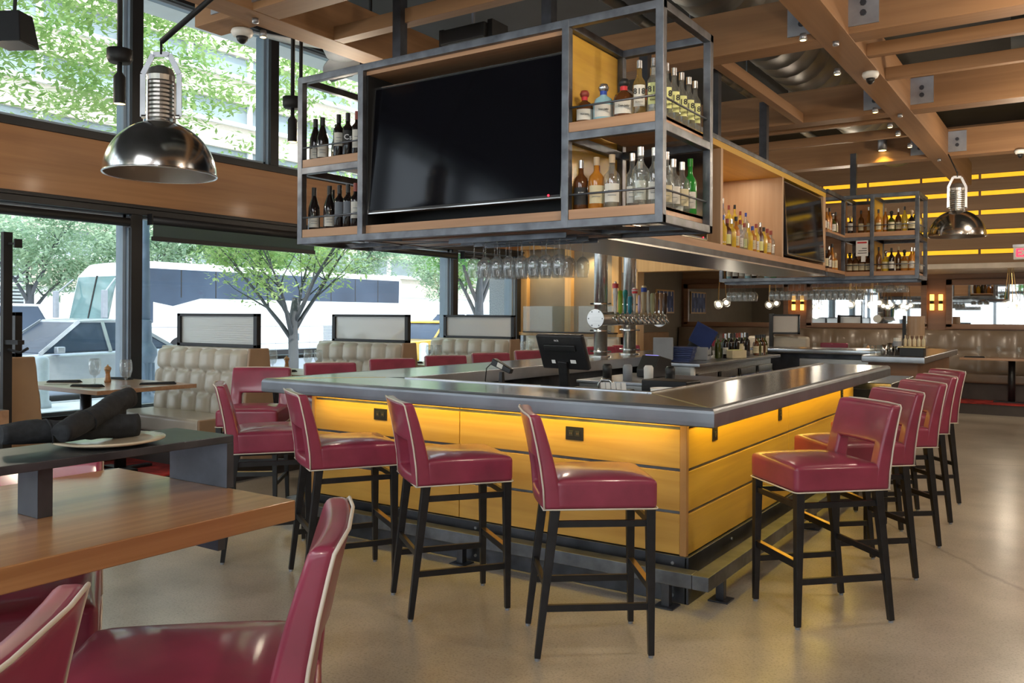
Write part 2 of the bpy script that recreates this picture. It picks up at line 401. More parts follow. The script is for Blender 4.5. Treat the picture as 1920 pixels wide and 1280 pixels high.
def window(y0, y1, z0, z1):
    global wi
    wi += 1
    f = MB().box(WX - .12, WX - .04, y0, y0 + .03, z0, z1).box(WX - .12, WX - .04, y1 - .03, y1, z0, z1).box(WX - .12, WX - .04, y0, y1, z0, z0 + .03).box(WX - .12, WX - .04, y0, y1, z1 - .03, z1)
    o = struct('window_%d' % wi, f, mullion)
    MB().box(WX - .085, WX - .075, y0 + .03, y1 - .03, z0 + .03, z1 - .03).build('pane', pane, o)
def mull(y, z0, z1):
    o = struct('trim_%d' % (10 + int(y * 3) + int(z0)), MB().box(WX - .22, WX - .002, y - .115, y, z0, z1), mullion, bevel=.004)
    MB().box(WX - .002, WX + .035, y - .105, y + .012, z0, z1).build('inner_face', mullion_in, o)
for i in range(len(ys) - 1): window(ys[i] + (.01 if i else 0), ys[i + 1] - .12, 3.25, 4.75)
for y in MY: mull(y, 3.245, 4.75)
lo = [FY] + sorted(LOW)
for i in range(len(lo) - 1): window(lo[i] + .01, lo[i + 1] - .12, .58, 2.50)
for y in sorted(LOW): mull(y, .58, 2.50)
# roller shades
def shade(y0, y1, zr, fab, which):
    t = thing('roller_shade', which, 'shade', (WX + .11, y0, zr), group='roller shades')
    MB().tube([(0, 0, 0), (0, y1 - y0, 0)], .042, 12).build('roller', mullion_in, t, smooth=True)
    if fab:
        MB().box(-.004, 0, .02, y1 - y0 - .02, -.155 - fab, -.03).build('shade_fabric', shadefab, t)
        MB().box(-.02, .012, .01, y1 - y0 - .01, -.20 - fab, -.155 - fab).build('bottom_bar', mullion_in, t, bevel=.004)
    for yy in (-.012, y1 - y0): MB().box(-.05, .03, yy, yy + .012, -.05, .06).build('bracket', mullion_in, t)
shade(-.1, 4.78, 2.41, 0, 'rolled up black shade at the leftmost street window')
shade(5.02, 7.20, 2.455, .005, 'black shade lowered slightly over the window with the bus, left half')
shade(7.55, 9.96, 2.40, 0, 'rolled up black shade at the window above the middle booth')
shade(10.16, 11.7, 2.42, 0, 'rolled up black shade at the narrow window by the granite column')

# front wall with tall windows behind the viewer (seen in the rear mirrors)
w = MB().box(WX, RX, FY - .15, FY, 0, .5).box(WX, RX, FY - .15, FY, 4.3, CZ).box(WX, RX, FY - .12, FY, 2.5, 2.62)
struct('wall_front', w, mullion_in)
for x in (-7.7, -6.1, -4.5, -2.9, -1.3, .3, 1.9, 3.5, 5.1):
    wi += 1
    o = struct('window_%d' % wi, MB().box(x - .06, x + .06, FY - .15, FY + .05, .5, 4.3), mullion)
    MB().box(x + .06, min(x + 1.54, RX), FY - .08, FY - .07, .5, 4.3).build('pane', pane, o)

# end wall at the booths (y=12) with lit recessed panels, and portal beam
struct('wall_back_left', MB().box(-7.8, -5.9, 12.0, 12.12, 0, CZ), taupe)
for (a, b) in ((-7.83, -7.68), (-6.95, -6.83), (-6.10, -5.98)):
    struct('trim_6', MB().box(a, b, 11.90, 12.0, 1.25, 2.62), lightwood, bevel=.003)
struct('trim_7', MB().box(-7.8, -5.86, 11.80, 12.0, 1.20, 1.25), lightwood, bevel=.004)
struct('trim_8', MB().box(-7.8, -5.86, 11.86, 12.0, 2.62, 2.75), lightwood, bevel=.004)
struct('trim_9', MB().box(-5.86, -5.64, 11.86, 12.1, 0, 2.25), lightwood, bevel=.004)
struct('beam_portal', MB().box(-5.9, -3.4, 11.86, 12.1, 2.2, 2.56), lightwood, bevel=.004)
struct('soffit', MB().box(-6.95, -3.4, 12.1, 16.8, 2.46, 2.56), taupe)
struct('wall_alcove', MB().box(-7.05, -6.95, 12.1, 16.8, 0, CZ), taupe)
g = MB().box(-7.62, -6.6, 11.70, 11.71, 1.27, 1.68)
t = thing('glass_guard', 'hazy glass guard standing on the ledge above the far booth', 'glass screen', (0, 0, 0))
g.build('pane', guard, t); MB().box(-6.58, -5.95, 11.70, 11.71, 1.27, 1.68).build('pane', guard, t); MB().box(-7.62, -5.95, 11.69, 11.83, 1.25, 1.268).build('rail', mullion_in, t)
lamp('panel_light', 'SPOT', (-7.3, 11.75, 2.55), 26, (1, .72, .32), .04, (0, .25, -1), spot=2.0)
lamp('panel_light', 'SPOT', (-6.45, 11.75, 2.55), 26, (1, .72, .32), .04, (0, .25, -1), spot=2.0)

# rear wall: wood above, framed mirrors below
struct('wall_back', MB().box(-7.0, RX, BY, BY + .15, 0, CZ), wall_x)
struct('trim_60', MB().box(-3.3, RX, 15.0, BY, 2.30, 2.38), mat('plaster_ledge', (.48, .42, .35), .6), bevel=.004)
struct('trim_61', MB().box(-6.95, RX, BY - .05, BY, 1.29, 2.30), trimwood)
def wall_mirror(x0, x1, label):
    t = thing('wall_mirror', label, 'mirror', (x0, BY - .05, 1.36), group=None)
    L = x1 - x0; z0, z1 = 0.0, .84
    MB().box(.1, L - .1, -.03, -.02, z0 + .06, z1 - .10).build('mirror_pane', mirror, t)
    MB().box(0, L, -.07, 0, z1 - .1, z1).box(0, L, -.07, 0, z0 - .03, z0 + .06).box(0, .1, -.07, 0, z0, z1).box(L - .1, L, -.07, 0, z0, z1).build('frame', trimwood, t, bevel=.006)
wall_mirror(-6.88, -4.72, 'wide framed mirror at the left end of the rear wall')
wall_mirror(-4.38, -2.28, 'wide framed mirror between the two pairs of sconces')
wall_mirror(-1.98, 2.0, 'wide framed mirror above the right banquette table')
wall_mirror(2.3, 5.6, 'framed mirror at the right end of the rear wall')
def sconce(x, label):
    t = thing('wall_sconce', label, 'wall lamp', (x, BY - .12, 1.80), group='paired wall sconces')
    MB().lathe([(.035, -.14), (.035, -.03)], 12).build('tube', amberglow, t, smooth=True); MB().lathe([(.035, .03), (.035, .14)], 12).build('tube', amberglow, t, smooth=True)
    MB().lathe([(.03, -.03), (.03, .03)], 12).build('collar', blackmatte, t, smooth=True)
    MB().box(-.015, .015, 0, .08, -.02, .02).build('bracket', blackmatte, t)
for x, s in ((-4.62, 'left'), (-4.46, 'right')): sconce(x, 'amber wall sconce, %s one of the pair behind the ribbed screen' % s)
for x, s in ((-2.20, 'left'), (-2.06, 'right')): sconce(x, 'amber wall sconce, %s one of the pair beside the right mirror' % s)
# glowing slots in the wood wall
gp = [-6.9, -5.95, -5.05, -4.12, -3.30, -2.40, -1.47, -.5, .45, 1.4, 2.35, 3.3, 4.25, 5.2, 5.95]
for z in (3.985, 3.69, 3.36, 3.02, 2.68):
    o = struct('trim_62', MB().box(-6.9, 5.95, BY - .012, BY, z - .055, z + .055), trimwood)
    for i in range(len(gp) - 1):
        MB().box(gp[i] + .02, gp[i + 1] - .02, BY - .02, BY - .008, z - .037, z + .037).build('slot', yellowglow, o)
# blue panels and picture on alcove wall
for y0, lab in ((15.4, 'wide blue patterned picture on the taupe wall left of the mirrors'),):
    t = thing('ikat_picture', lab, 'picture', (-6.94, y0, 1.59))
    MB().box(0, .03, 0, .87, 0, .47).build('frame', lightwood, t); MB().box(.03, .034, .04, .83, .03, .44).build('canvas', picture, t)
    for k in range(4):
        for (za, zb) in ((.03, .11), (.35, .44)): MB().box(.034, .037, .12 + k * .19, .15 + k * .19, za, zb).build('pale_mark', labelm, t)

# ---------------------------------------------------------------- ceiling grid of wood beams
BZ0, BZ1 = 3.5, 3.83
def beam(name, x0, x1, y0, y1, m, z0=BZ0, z1=BZ1):
    return struct(name, MB().box(x0, x1, y0, y1, z0, z1), m, bevel=.004)
MX = [-4.60, -1.47, 1.66, 4.79]; CY = [-4.0, -1.4, 1.15, 3.76, 6.35, 8.95, 11.72]
for x in MX: beam('beam_lengthwise', x - .11, x + .11, FY if x > -4 else 3.0, 14.3 if x > -4 else 12, beam_y)
for i, y in enumerate(CY):
    x0 = -5.1 if i >= 3 else -1.6
    beam('beam_crosswise', x0, RX, y - .11, y + .11, beam_x, BZ0 + .003, BZ1 + .003)
# lighter purlins inside the bays
def purl(x0, x1, y0, y1, m):
    o = struct('purlin', MB().box(x0, x1, y0, y1, BZ0 + .002, BZ0 + .10), m, bevel=.003)
for y in (6.88, 7.62, 4.4, 5.2): purl(-1.36, 1.55, y - .035, y + .035, beam_x); purl(1.77, 4.68, y - .035, y + .035, beam_x)
for y in (9.25, 10.1): purl(-4.49, -1.58, y - .035, y + .035, beam_x)
for x in (-2.40,): purl(x - .04, x + .04, 6.46, 8.84, beam_y)
for y in (4.42,): purl(-4.49, -1.58, y - .05, y + .05, beam_x)
# steel bracket plates at the beam crossings
pl = MB()
for x in MX[:3]:
    for y in CY[3:]:
        for s in (-1, 1):
            o = struct('beam_bracket', MB().box(x + s * .11 + (0 if s > 0 else -.2), x + s * .11 + (.2 if s > 0 else 0), y - .122, y - .11, BZ0 + .05, BZ1 - .03), bracket)
            for k in (BZ0 + .13, BZ1 - .13):
                cx = x + s * .21
                MB().tube([(cx, y - .135, k), (cx, y - .12, k)], .022, 8).build('bolt', darksteel, o)
            for k in (0,):
                pass
    for y in CY[3:]:
        MB().lathe([(.022, -.03), (.022, 0)], 10).build('joint_cap', bracket, loc=(x, y, BZ0), smooth=True)['kind'] = 'structure'
# ducts, conduits and hangers above the grid
def duct(name, p, q, r, label):
    n = max(3, int((Vector(q) - Vector(p)).length / .35))
    pts = []; rs = []
    for i in range(n):
        a = i / n; b = (i + .92) / n
        pts += [Vector(p).lerp(Vector(q), a), Vector(p).lerp(Vector(q), b), Vector(p).lerp(Vector(q), b + .02 / n), Vector(p).lerp(Vector(q), b + .06 / n)]; rs += [r, r, r + .004, r + .004]
    t = thing(name, label, 'duct', (0, 0, 0))
    MB().tube(pts, rs, 20).build('pipe', ductm, t, smooth=True)
    h = MB()
    for i in range(1, 6):
        c = Vector(p).lerp(Vector(q), i / 6); h.bar(c + Vector((0, 0, r * .9)), (c.x, c.y, CZ), .012)
    h.build('hanger', bracket, t)
duct('air_duct', (-2.6, 2.0, 4.42), (-2.6, 15.5, 4.42), .36, 'large round air duct above the bar between the beams')
duct('air_duct', (-1.2, 7.9, 4.40), (5.8, 7.9, 4.40), .3, 'round air duct above the right ceiling bays')
duct('air_duct', (-.6, 10.2, 4.45), (5.8, 10.2, 4.45), .32, 'round dark duct above the rear right ceiling bay')
duct('conduit_pipe', (-3.45, 3.0, 4.3), (-3.45, 14, 4.3), .05, 'thin conduit pipe beside the large duct')
t = thing('ceiling_projector', 'black projector box above the television screen', 'projector', (-3.72, 5.02, 3.56))
MB().box(-.2, .2, -.14, .14, -.06, .05).build('body', black, t, bevel=.01); MB().box(-.24, -.2, -.1, .1, -.08, .07).build('bracket', blackmatte, t); MB().box(.2, .24, -.1, .1, -.08, .07).build('bracket', blackmatte, t); MB().bar((0, 0, .05), (0, 0, 1.3), .02).build('hanger', bracket, t)

# ceiling fan over the booths
t = thing('ceiling_fan', 'pale three blade ceiling fan over the booths', 'fan', (-5.42, 5.36, 3.83))
MB().lathe([(.02, .12), (.13, .10), (.16, .03), (.12, -.05), (.02, -.07)], 20).build('hub', grey, t, smooth=True)
MB().lathe([(.02, .1), (.02, 1.07)], 8).build('rod', grey, t, smooth=True)
for k in range(3):
    a = .25 + k * 2 * PI / 3; b = MB()
    n = 10; vs = []
    for i in range(n + 1):
        s_ = i / n; r = .1 + s_ * .75; wd = .10 + .07 * math.sin(s_ * PI)
        for (u, dz) in ((-1, .035), (1, -.035)):
            vs += [(r, u * wd, dz + .006), (r, u * wd, dz - .006)]
    fs = []
    for i in range(n):
        q = i * 4; fs += [(q, q + 4, q + 6, q + 2), (q + 1, q + 3, q + 7, q + 5), (q, q + 1, q + 5, q + 4), (q + 2, q + 6, q + 7, q + 3)]
    fs += [(0, 2, 3, 1), (4 * n, 4 * n + 1, 4 * n + 3, 4 * n + 2)]
    b.add(vs, fs); b.xf(Matrix.Rotation(a, 4, 'Z')); b.build('blade', grey, t, smooth=True)

# small spots at the beams and dome cameras
def spotlet(x, y, label):
    t = thing('beam_spotlight', label, 'ceiling light', (x, y, 3.5), group='small spotlights along the beams')
    MB().lathe([(.022, 0), (.028, -.045)], 12, cap0=True).build('housing', bracket, t, smooth=True)
    MB().lathe([(.0, -.048), (.02, -.047)], 12).build('lens', spotglow, t)
for i, (x, y) in enumerate(((-1.62, 6.05), (-1.62, 7.05), (-1.62, 8.55), (-1.62, 9.3), (-1.62, 9.75), (-1.62, 10.5))):
    spotlet(x, y, 'tiny lit spotlight on the middle beam, %s from the viewer' % ORD[i])
spotlet(-4.75, 3.95, 'lit spotlight beside the dome camera on the left beam end')
def dome_cam(x, y, z, label, r=.07):
    t = thing('dome_camera', label, 'security camera', (x, y, z))
    MB().lathe([(r, 0), (r * 1.1, -.02), (r * .9, -.045), (r * .6, -.05)], 20).build('housing', white, t, smooth=True)
    MB().lathe([(r * .62, -.045), (r * .5, -.075), (r * .2, -.095), (.001, -.098)], 18).build('dome', black, t, smooth=True)
dome_cam(-4.86, 3.86, 3.5, 'white dome camera under the left beam end')
dome_cam(-1.42, 7.3, 3.5, 'white dome camera under the middle beam', .06)
dome_cam(-.6, 11.6, 3.5, 'white dome camera on the far cross beam', .055)
t = thing('updown_sconce', 'small cylinder sconce glowing yellow up and down on the far cross beam', 'wall lamp', (-2.1, 11.55, 3.74))
MB().lathe([(.055, -.1), (.055, .1)], 16).build('housing', bracket, t, smooth=True)
MB().lathe([(.0, -.103), (.045, -.101)], 14).lathe([(.045, .101), (.0, .103)], 14).build('lens', spotglow, t)
lamp('sconce_up', 'SPOT', (-2.1, 11.5, 3.85), 5, (1, .6, .08), .02, (0, .25, 1), spot=1.9)
lamp('sconce_down', 'SPOT', (-2.1, 11.5, 3.62), 8, (1, .6, .08), .02, (0, .25, -1), spot=1.9)
t = thing('round_wall_speaker', 'pale oval ceiling speaker in the right bay', 'speaker', (.35, 7.35, 3.85))
MB().lathe([(.02, .12), (.12, .1), (.17, .0), (.14, -.03), (.001, -.035)], 20).build('body', mat('speaker_beige', (.5, .42, .32), .6), t, smooth=True); MB().bar((0, 0, .1), (0, 0, 1.05), .03).build('hanger', black, t)
t = thing('track_spotlight', 'lit adjustable spotlight hanging in the far right bay', 'spotlight', (-.05, 10.6, 3.75))
MB().tube([(0, 0, 0), (.02, -.1, -.16)], .045, 12).build('housing', black, t, smooth=True); MB().tube([(.0205, -.103, -.163), (.021, -.105, -.166)], .038, 12).build('lens', spotglow, t); MB().bar((0, 0, 0), (0, 0, 1.15), .02).build('hanger', black, t)

# hanging rods with spot cylinders near the windows
def pendant_spot(x, y, ztop, zb, label, two=False):
    t = thing('pendant_spotlight', label, 'spotlight', (x, y, zb))
    MB().tube([(0, 0, .33), (0, 0, ztop - zb)], .016, 10).build('rod', blackmatte, t, smooth=True)
    if two: MB().tube([(.09, 0, .33), (.09, 0, ztop - zb)], .014, 10).build('rod', blackmatte, t, smooth=True)
    MB().lathe([(.065, .26), (.075, .28), (.075, .34), (.02, .345)], 18).build('junction_box', blackmatte, t, smooth=True)
    MB().lathe([(.036, 0), (.036, .17), (.015, .2), (.015, .27)], 14, cap0=False).build('housing', blackmatte, t, smooth=True)
    MB().lathe([(.0, .004), (.033, .003)], 14).build('lens', spotglow, t)
pendant_spot(-5.0, 3.04, CZ, 2.83, 'single rod pendant spotlight, leftmost, in front of the upper window')
pendant_spot(-5.02, 4.46, CZ, 2.84, 'double rod pendant spotlight left of the wine shelves', True)
t = thing('hanging_speaker', 'dark wedge shaped speaker hanging at the top left', 'speaker', (-5.75, 2.77, 3.42))
MB().add([(-.11, -.1, -.17), (.11, -.1, -.17), (.11, .1, -.17), (-.11, .1, -.17), (-.08, -.07, .04), (.08, -.07, .04), (.08, .07, .04), (-.08, .07, .04)], [(3, 2, 1, 0), (4, 5, 6, 7), (0, 1, 5, 4), (1, 2, 6, 5), (2, 3, 7, 6), (3, 0, 4, 7)]).build('body', mullion_in, t, bevel=.008, rz=.5)
MB().tube([(0, 0, .04), (.01, 0, .13), (0, 0, .2)], .012, 8).bar((0, 0, .2), (0, 0, CZ - 3.42), .018).build('hanger', black, t)
t = thing('hanging_speaker', 'dark wedge shaped speaker behind the wine bottles', 'speaker', (-5.2, 5.5, 3.28))
MB().add([(-.12, -.12, -.2), (.12, -.12, -.2), (.12, .12, -.2), (-.12, .12, -.2), (-.08, -.08, .04), (.08, -.08, .04), (.08, .08, .04), (-.08, .08, .04)], [(3, 2, 1, 0), (4, 5, 6, 7), (0, 1, 5, 4), (1, 2, 6, 5), (2, 3, 7, 6), (3, 0, 4, 7)]).build('body', mullion_in, t, bevel=.008, rz=.4)
MB().bar((0, 0, .04), (0, 0, CZ - 3.28), .02).build('hanger', black, t)

# ---------------------------------------------------------------- dome pendants
def dome_pendant(loc, R, ztop, label, arm=None):
    t = thing('dome_pendant', label, 'pendant lamp', loc)
    H = R * 1.0
    prof = [(R * math.cos(a), H * math.sin(a)) for a in [i * (PI / 2 - .26) / 14 for i in range(15)]]
    inner = [(r - .006, z - .002) for r, z in reversed(prof)]
    MB().lathe(prof, 48, cap0=False, cap1=False).build('shade', chrome, t, smooth=True)
    MB().lathe(inner, 48, cap0=False, cap1=False).build('shade_lining', mat('lamp_lining', (.34, .29, .25), .35, .5, var=.03), t, smooth=True)
    MB().tube([(R * math.cos(a), R * math.sin(a), 0) for a in [i * 2 * PI / 48 for i in range(48)]], .006, 6, closed=True).build('rim', chrome, t, smooth=True)
    zt = prof[-1][1]; r0 = R * .26
    p = [(r0 * 1.05, zt - .02), (r0 * 1.05, zt)]
    for k in range(9):
        z = zt + .012 + k * R * .078
        p += [(r0 * .62, z), (r0 * .62, z + R * .03), (r0, z + R * .035), (r0, z + R * .075)]
    ztop2 = p[-1][1]
    p += [(r0 * .95, ztop2 + .01), (r0 * 1.0, ztop2 + R * .13), (r0 * .8, ztop2 + R * .27), (r0 * .3, ztop2 + R * .33), (.001, ztop2 + R * .34)]
    MB().lathe(p, 28, cap0=False, cap1=False).build('finned_housing', mat('housing_metal', (.42, .40, .38), .28, .9, var=.08), t)
    for k in range(3):
        a = k * 2 * PI / 3 + .5; c = (math.cos(a) * r0 * 1.02, math.sin(a) * r0 * 1.02)
        MB().bar((c[0], c[1], zt), (c[0], c[1], ztop2), .012).build('rib', chrome, t)
    b = R * .34; zy = zt + R * .12; zz = ztop2 + R * .18; zk = ztop2 + R * .55
    y = MB()
    pts = [(-b, 0, zy), (-b, 0, zz), (-b * .45, 0, zk), (b * .45, 0, zk), (b, 0, zz), (b, 0, zy)]
    for i in range(5): y.bar(pts[i], pts[i + 1], .03, .006, up=(0, 1, 0))
    yo = y.build('yoke', bracket, t); yo.rotation_euler.z = .59
    MB().tube([(-b * .55, 0, zy), (-b * 1.05, 0, zy)], .012, 8).tube([(b * .55, 0, zy), (b * 1.05, 0, zy)], .012, 8).build('pivot', chrome, t, rz=.59)
    hk = MB().tube([(0, 0, zk), (0, 0, zk + .07)], .007, 8)
    if arm: 
        hk.tube([(0, 0, zk + .07), arm], .016, 8)
    else: hk.tube([(0, 0, zk + .05), (-.02, 0, zk + .1), (-.1, .03, ztop - loc[2])], .007, 8)
    hk.build('hanging_arm', blackmatte, t, smooth=True)
    MB().lathe([(.001, .10), (.04, .11), (.05, .15), (.03, .2), (.001, .21)], 14).build('bulb', mat('dim_bulb', (.9, .8, .6), .4, emit=(1, .7, .4), es=.8), t, smooth=True)
    return t
dome_pendant((-4.282, 2.85, 2.300), .298, 3.5, 'large polished metal dome pendant at the left in front of the wood band', arm=(.52, .28, 1.22))
dome_pendant((-1.24, 11.42, 2.50), .315, 3.5, 'smaller looking polished dome pendant by the glowing wood slots at the right')

# ================================================================ the bar
t = thing('bar_counter', 'U shaped bar with amber plank front and zinc top', 'bar', (0, 0, 0))
B0x, B1x, B0y, B1y = -4.55, -1.73, 4.25, 8.22
# zinc top with rounded nosing
def counter_profile(o0, o1):   # (distance inward from outer edge, z)
    return [(0.02, .985), (.002, .992), (0.0, 1.0), (0.0, 1.04), (.004, 1.056), (.014, 1.066), (.03, 1.07), (o1, 1.07), (o1, 1.04), (.3, 1.03), (.3, .985)]
ox0, ox1, oy0 = -4.80, -1.49, 4.0
def top_leg(name, pts, wid):
    m = MB(); prof = counter_profile(0, wid)
    n = len(prof); vs = []
    for (P0, N) in pts:      # outer point and inward direction (mitre scaled)
        for (d, z) in prof: vs.append((P0[0] + N[0] * d, P0[1] + N[1] * d, z))
    fs = []
    for i in range(len(pts) - 1):
        for k in range(n): fs.append((i * n + k, i * n + (k + 1) % n, (i + 1) * n + (k + 1) % n, (i + 1) * n + k))
    fs += [tuple(range(n)), tuple((len(pts) - 1) * n + k for k in range(n - 1, -1, -1))]
    m.add(vs, fs)
    ns = MB(); prof = [(.004, .974), (-.003, .98), (-.004, 1.0), (-.004, 1.045), (0.0, 1.058), (.008, 1.067), (.022, 1.0715), (.034, 1.0715), (.034, .974)]
    n = len(prof); vs = [(P0[0] + N[0] * d, P0[1] + N[1] * d, z) for (P0, N) in pts for (d, z) in prof]
    fs = [(k, (k + 1) % n, n + (k + 1) % n, n + k) for k in range(n)] + [tuple(range(n)), tuple(n + k for k in range(n - 1, -1, -1))]
    ns.add(vs, fs).build('nosing', nosing_m, t, smooth=False)
    return m.build(name, zinc, t)
top_leg('front_top', [((ox0, oy0), (1, 1)), ((ox1, oy0), (-1, 1))], .62)
top_leg('right_top', [((ox1, oy0), (-1, 1)), ((ox1, 8.62), (-1, 0))], .62)
top_leg('left_top', [((ox0, oy0), (1, 1)), ((ox0, 12.6), (1, 0))], .80)
MB().bar((ox1 - .02, oy0 + .02, 1.0712), (ox1 - .61, oy0 + .61, 1.0712), .006, .002).build('mitre_seam', brass, t)
MB().bar((ox0 + .02, oy0 + .02, 1.0712), (ox0 + .61, oy0 + .61, 1.0712), .006, .002).build('mitre_seam', brass, t)
# inner curb
MB().box(-3.99, -2.12, 4.60, 4.63, 1.0, 1.078).box(-4.02, -3.99, 4.62, 11.8, .98, 1.078).box(-2.12, -2.09, 4.60, 8.6, 1.0, 1.078).build('inner_rail', zincedge, t, bevel=.004)
# body and amber boards
MB().box(-4.53, -1.75, 4.27, 4.50, .0, 1.0).box(-2.05, -1.75, 4.27, 8.2, 0, 1.0).box(-4.53, -4.2, 4.27, 12.3, 0, 1.0).build('core', darksteel, t)
rows = [(.255, .468), (.485, .695), (.712, .918), (.934, .99)]
seams = [-4.55, -3.24, -1.765]
for (z0, z1) in rows:
    for i in range(2):
        a, b_ = seams[i] + (.003 if i else 0), seams[i + 1] - .003
        MB().box(a, b_, 4.25, 4.275, z0, z1).build('front_board', amber_x, t, bevel=.002)
ys2 = [4.262, 6.14, 8.21]
for (z0, z1) in rows:
    for i in range(2):
        MB().box(-1.755, -1.73, ys2[i] + .003, ys2[i + 1] - .003, z0, z1).build('side_board', amber_y, t, bevel=.002)
    MB().box(-4.56, -4.535, 4.27, 12.2, z0, z1).build('rear_board', amber_y, t, bevel=.002)
MB().box(-1.765, -1.728, 4.243, 4.275, .25, .99).build('corner_post', mat('post_wood', (.42, .22, .08), .45), t, bevel=.002)
MB().box(-4.56, -4.53, 4.243, 4.275, .25, .99).build('corner_post', MATS['post_wood'], t, bevel=.002)
MB().box(-4.56, -1.76, 4.262, 4.27, .695, .712).box(-4.56, -1.76, 4.262, 4.27, .468, .485).box(-4.56, -1.76, 4.262, 4.27, .918, .934).box(-1.748, -1.742, 4.27, 8.2, .695, .712).box(-1.748, -1.742, 4.27, 8.2, .468, .485).build('groove_trim', steel, t)
MB().box(-4.57, -1.722, 4.238, 4.262, 0.0, .25).box(-1.735, -1.712, 4.238, 8.22, 0, .25).box(-4.58, -4.55, 4.24, 12.2, 0, .25).build('kick_plate', darksteel, t, bevel=.003)
for x in (-4.3, -3.1, -1.80):
    for z in (.04, .21): MB().tube([(x, 4.23, z), (x, 4.24, z)], .009, 8).build('screw', bracket, t)
for y in (4.9, 6.2, 7.6): MB().tube([(-1.713, y, .21), (-1.705, y, .21)], .009, 8).build('screw', bracket, t)
for x in (-4.05, -3.2, -2.35):
    MB().tube([(x, 4.24, .955), (x, 4.19, .955), (x, 4.18, .975)], .005, 6).tube([(x, 4.235, .955), (x, 4.25, .955)], .014, 8).build('bag_hook', brass, t, smooth=True)
MB().box(-4.5, -1.78, 4.19, 4.21, .978, .986).box(-1.70, -1.68, 4.3, 8.1, .978, .986).build('light_strip', mat('led_strip', (1, .8, .4), .5, emit=(1, .72, .16), es=2.5), t)
lamp('counter_light', 'AREA', (-3.15, 4.15, .972), 4.6, (1, .72, .12), size=(2.7, .03), direction=(0, .35, -1))
L = lamp('counter_light', 'AREA', (-1.63, 6.2, .972), 6.5, (1, .72, .10), size=(.03, 3.8), direction=(-.4, 0, -1)); L.rotation_euler = (0, -.38 * -1, 0)
# footrail
def foot(parent):
    MB().bar((-4.72, 4.16, .165), (-1.646, 4.16, .165), .09, .075).bar((-1.60, 4.115, .165), (-1.60, 8.3, .165), .09, .075).bar((-4.73, 4.2, .165), (-4.73, 12, .165), .09, .075).build('rail', steel, parent, bevel=.004)
    for (x, y) in ((-1.60, 4.42), (-1.60, 6.3), (-1.60, 8.1), (-1.80, 4.16), (-3.15, 4.16), (-4.5, 4.16)):
        MB().box(x - .022, x + .022, y - .022, y + .022, .008, .13).box(x - .055, x + .055, y - .055, y + .055, 0, .008).build('post', darksteel, parent, bevel=.002)
t2 = thing('footrail', 'steel footrail around the bar base', 'footrail', (0, 0, 0)); foot(t2)
# outlets
def outlet(loc, rz, label, wide=True):
    o = thing('power_outlet', label, 'power outlet', loc, rz)
    a, b_ = (.058, .038) if wide else (.038, .058)
    MB().box(-a, a, -.006, 0, -b_, b_).build('cover_plate', black, o, bevel=.002)
    for s in (-1, 1):
        c = (s * .022, 0) if wide else (0, s * .022)
        MB().box(c[0] - .014, c[0] + .014, -.009, -.006, c[1] - .016, c[1] + .016).build('socket', blacklabel, o, bevel=.001)
        MB().box(c[0] - .006, c[0] - .003, -.0095, -.009, c[1] - .006, c[1] + .006).box(c[0] + .003, c[0] + .006, -.0095, -.009, c[1] - .006, c[1] + .006).build('slot', brass, o)
outlet((-3.905, 4.25, .855), 0, 'black power outlet on the bar front behind the second stool')
outlet((-2.41, 4.25, .848), 0, 'black power outlet on the bar front, nearest the corner')
outlet((-1.73, 4.66, .875), PI / 2, 'black power outlet on the right bar side, nearest the corner', False)
outlet((-1.73, 5.92, .865), PI / 2, 'black power outlet on the right bar side, middle one', False)
outlet((-1.73, 7.75, .87), PI / 2, 'black power outlet on the right bar side, farthest one', False)

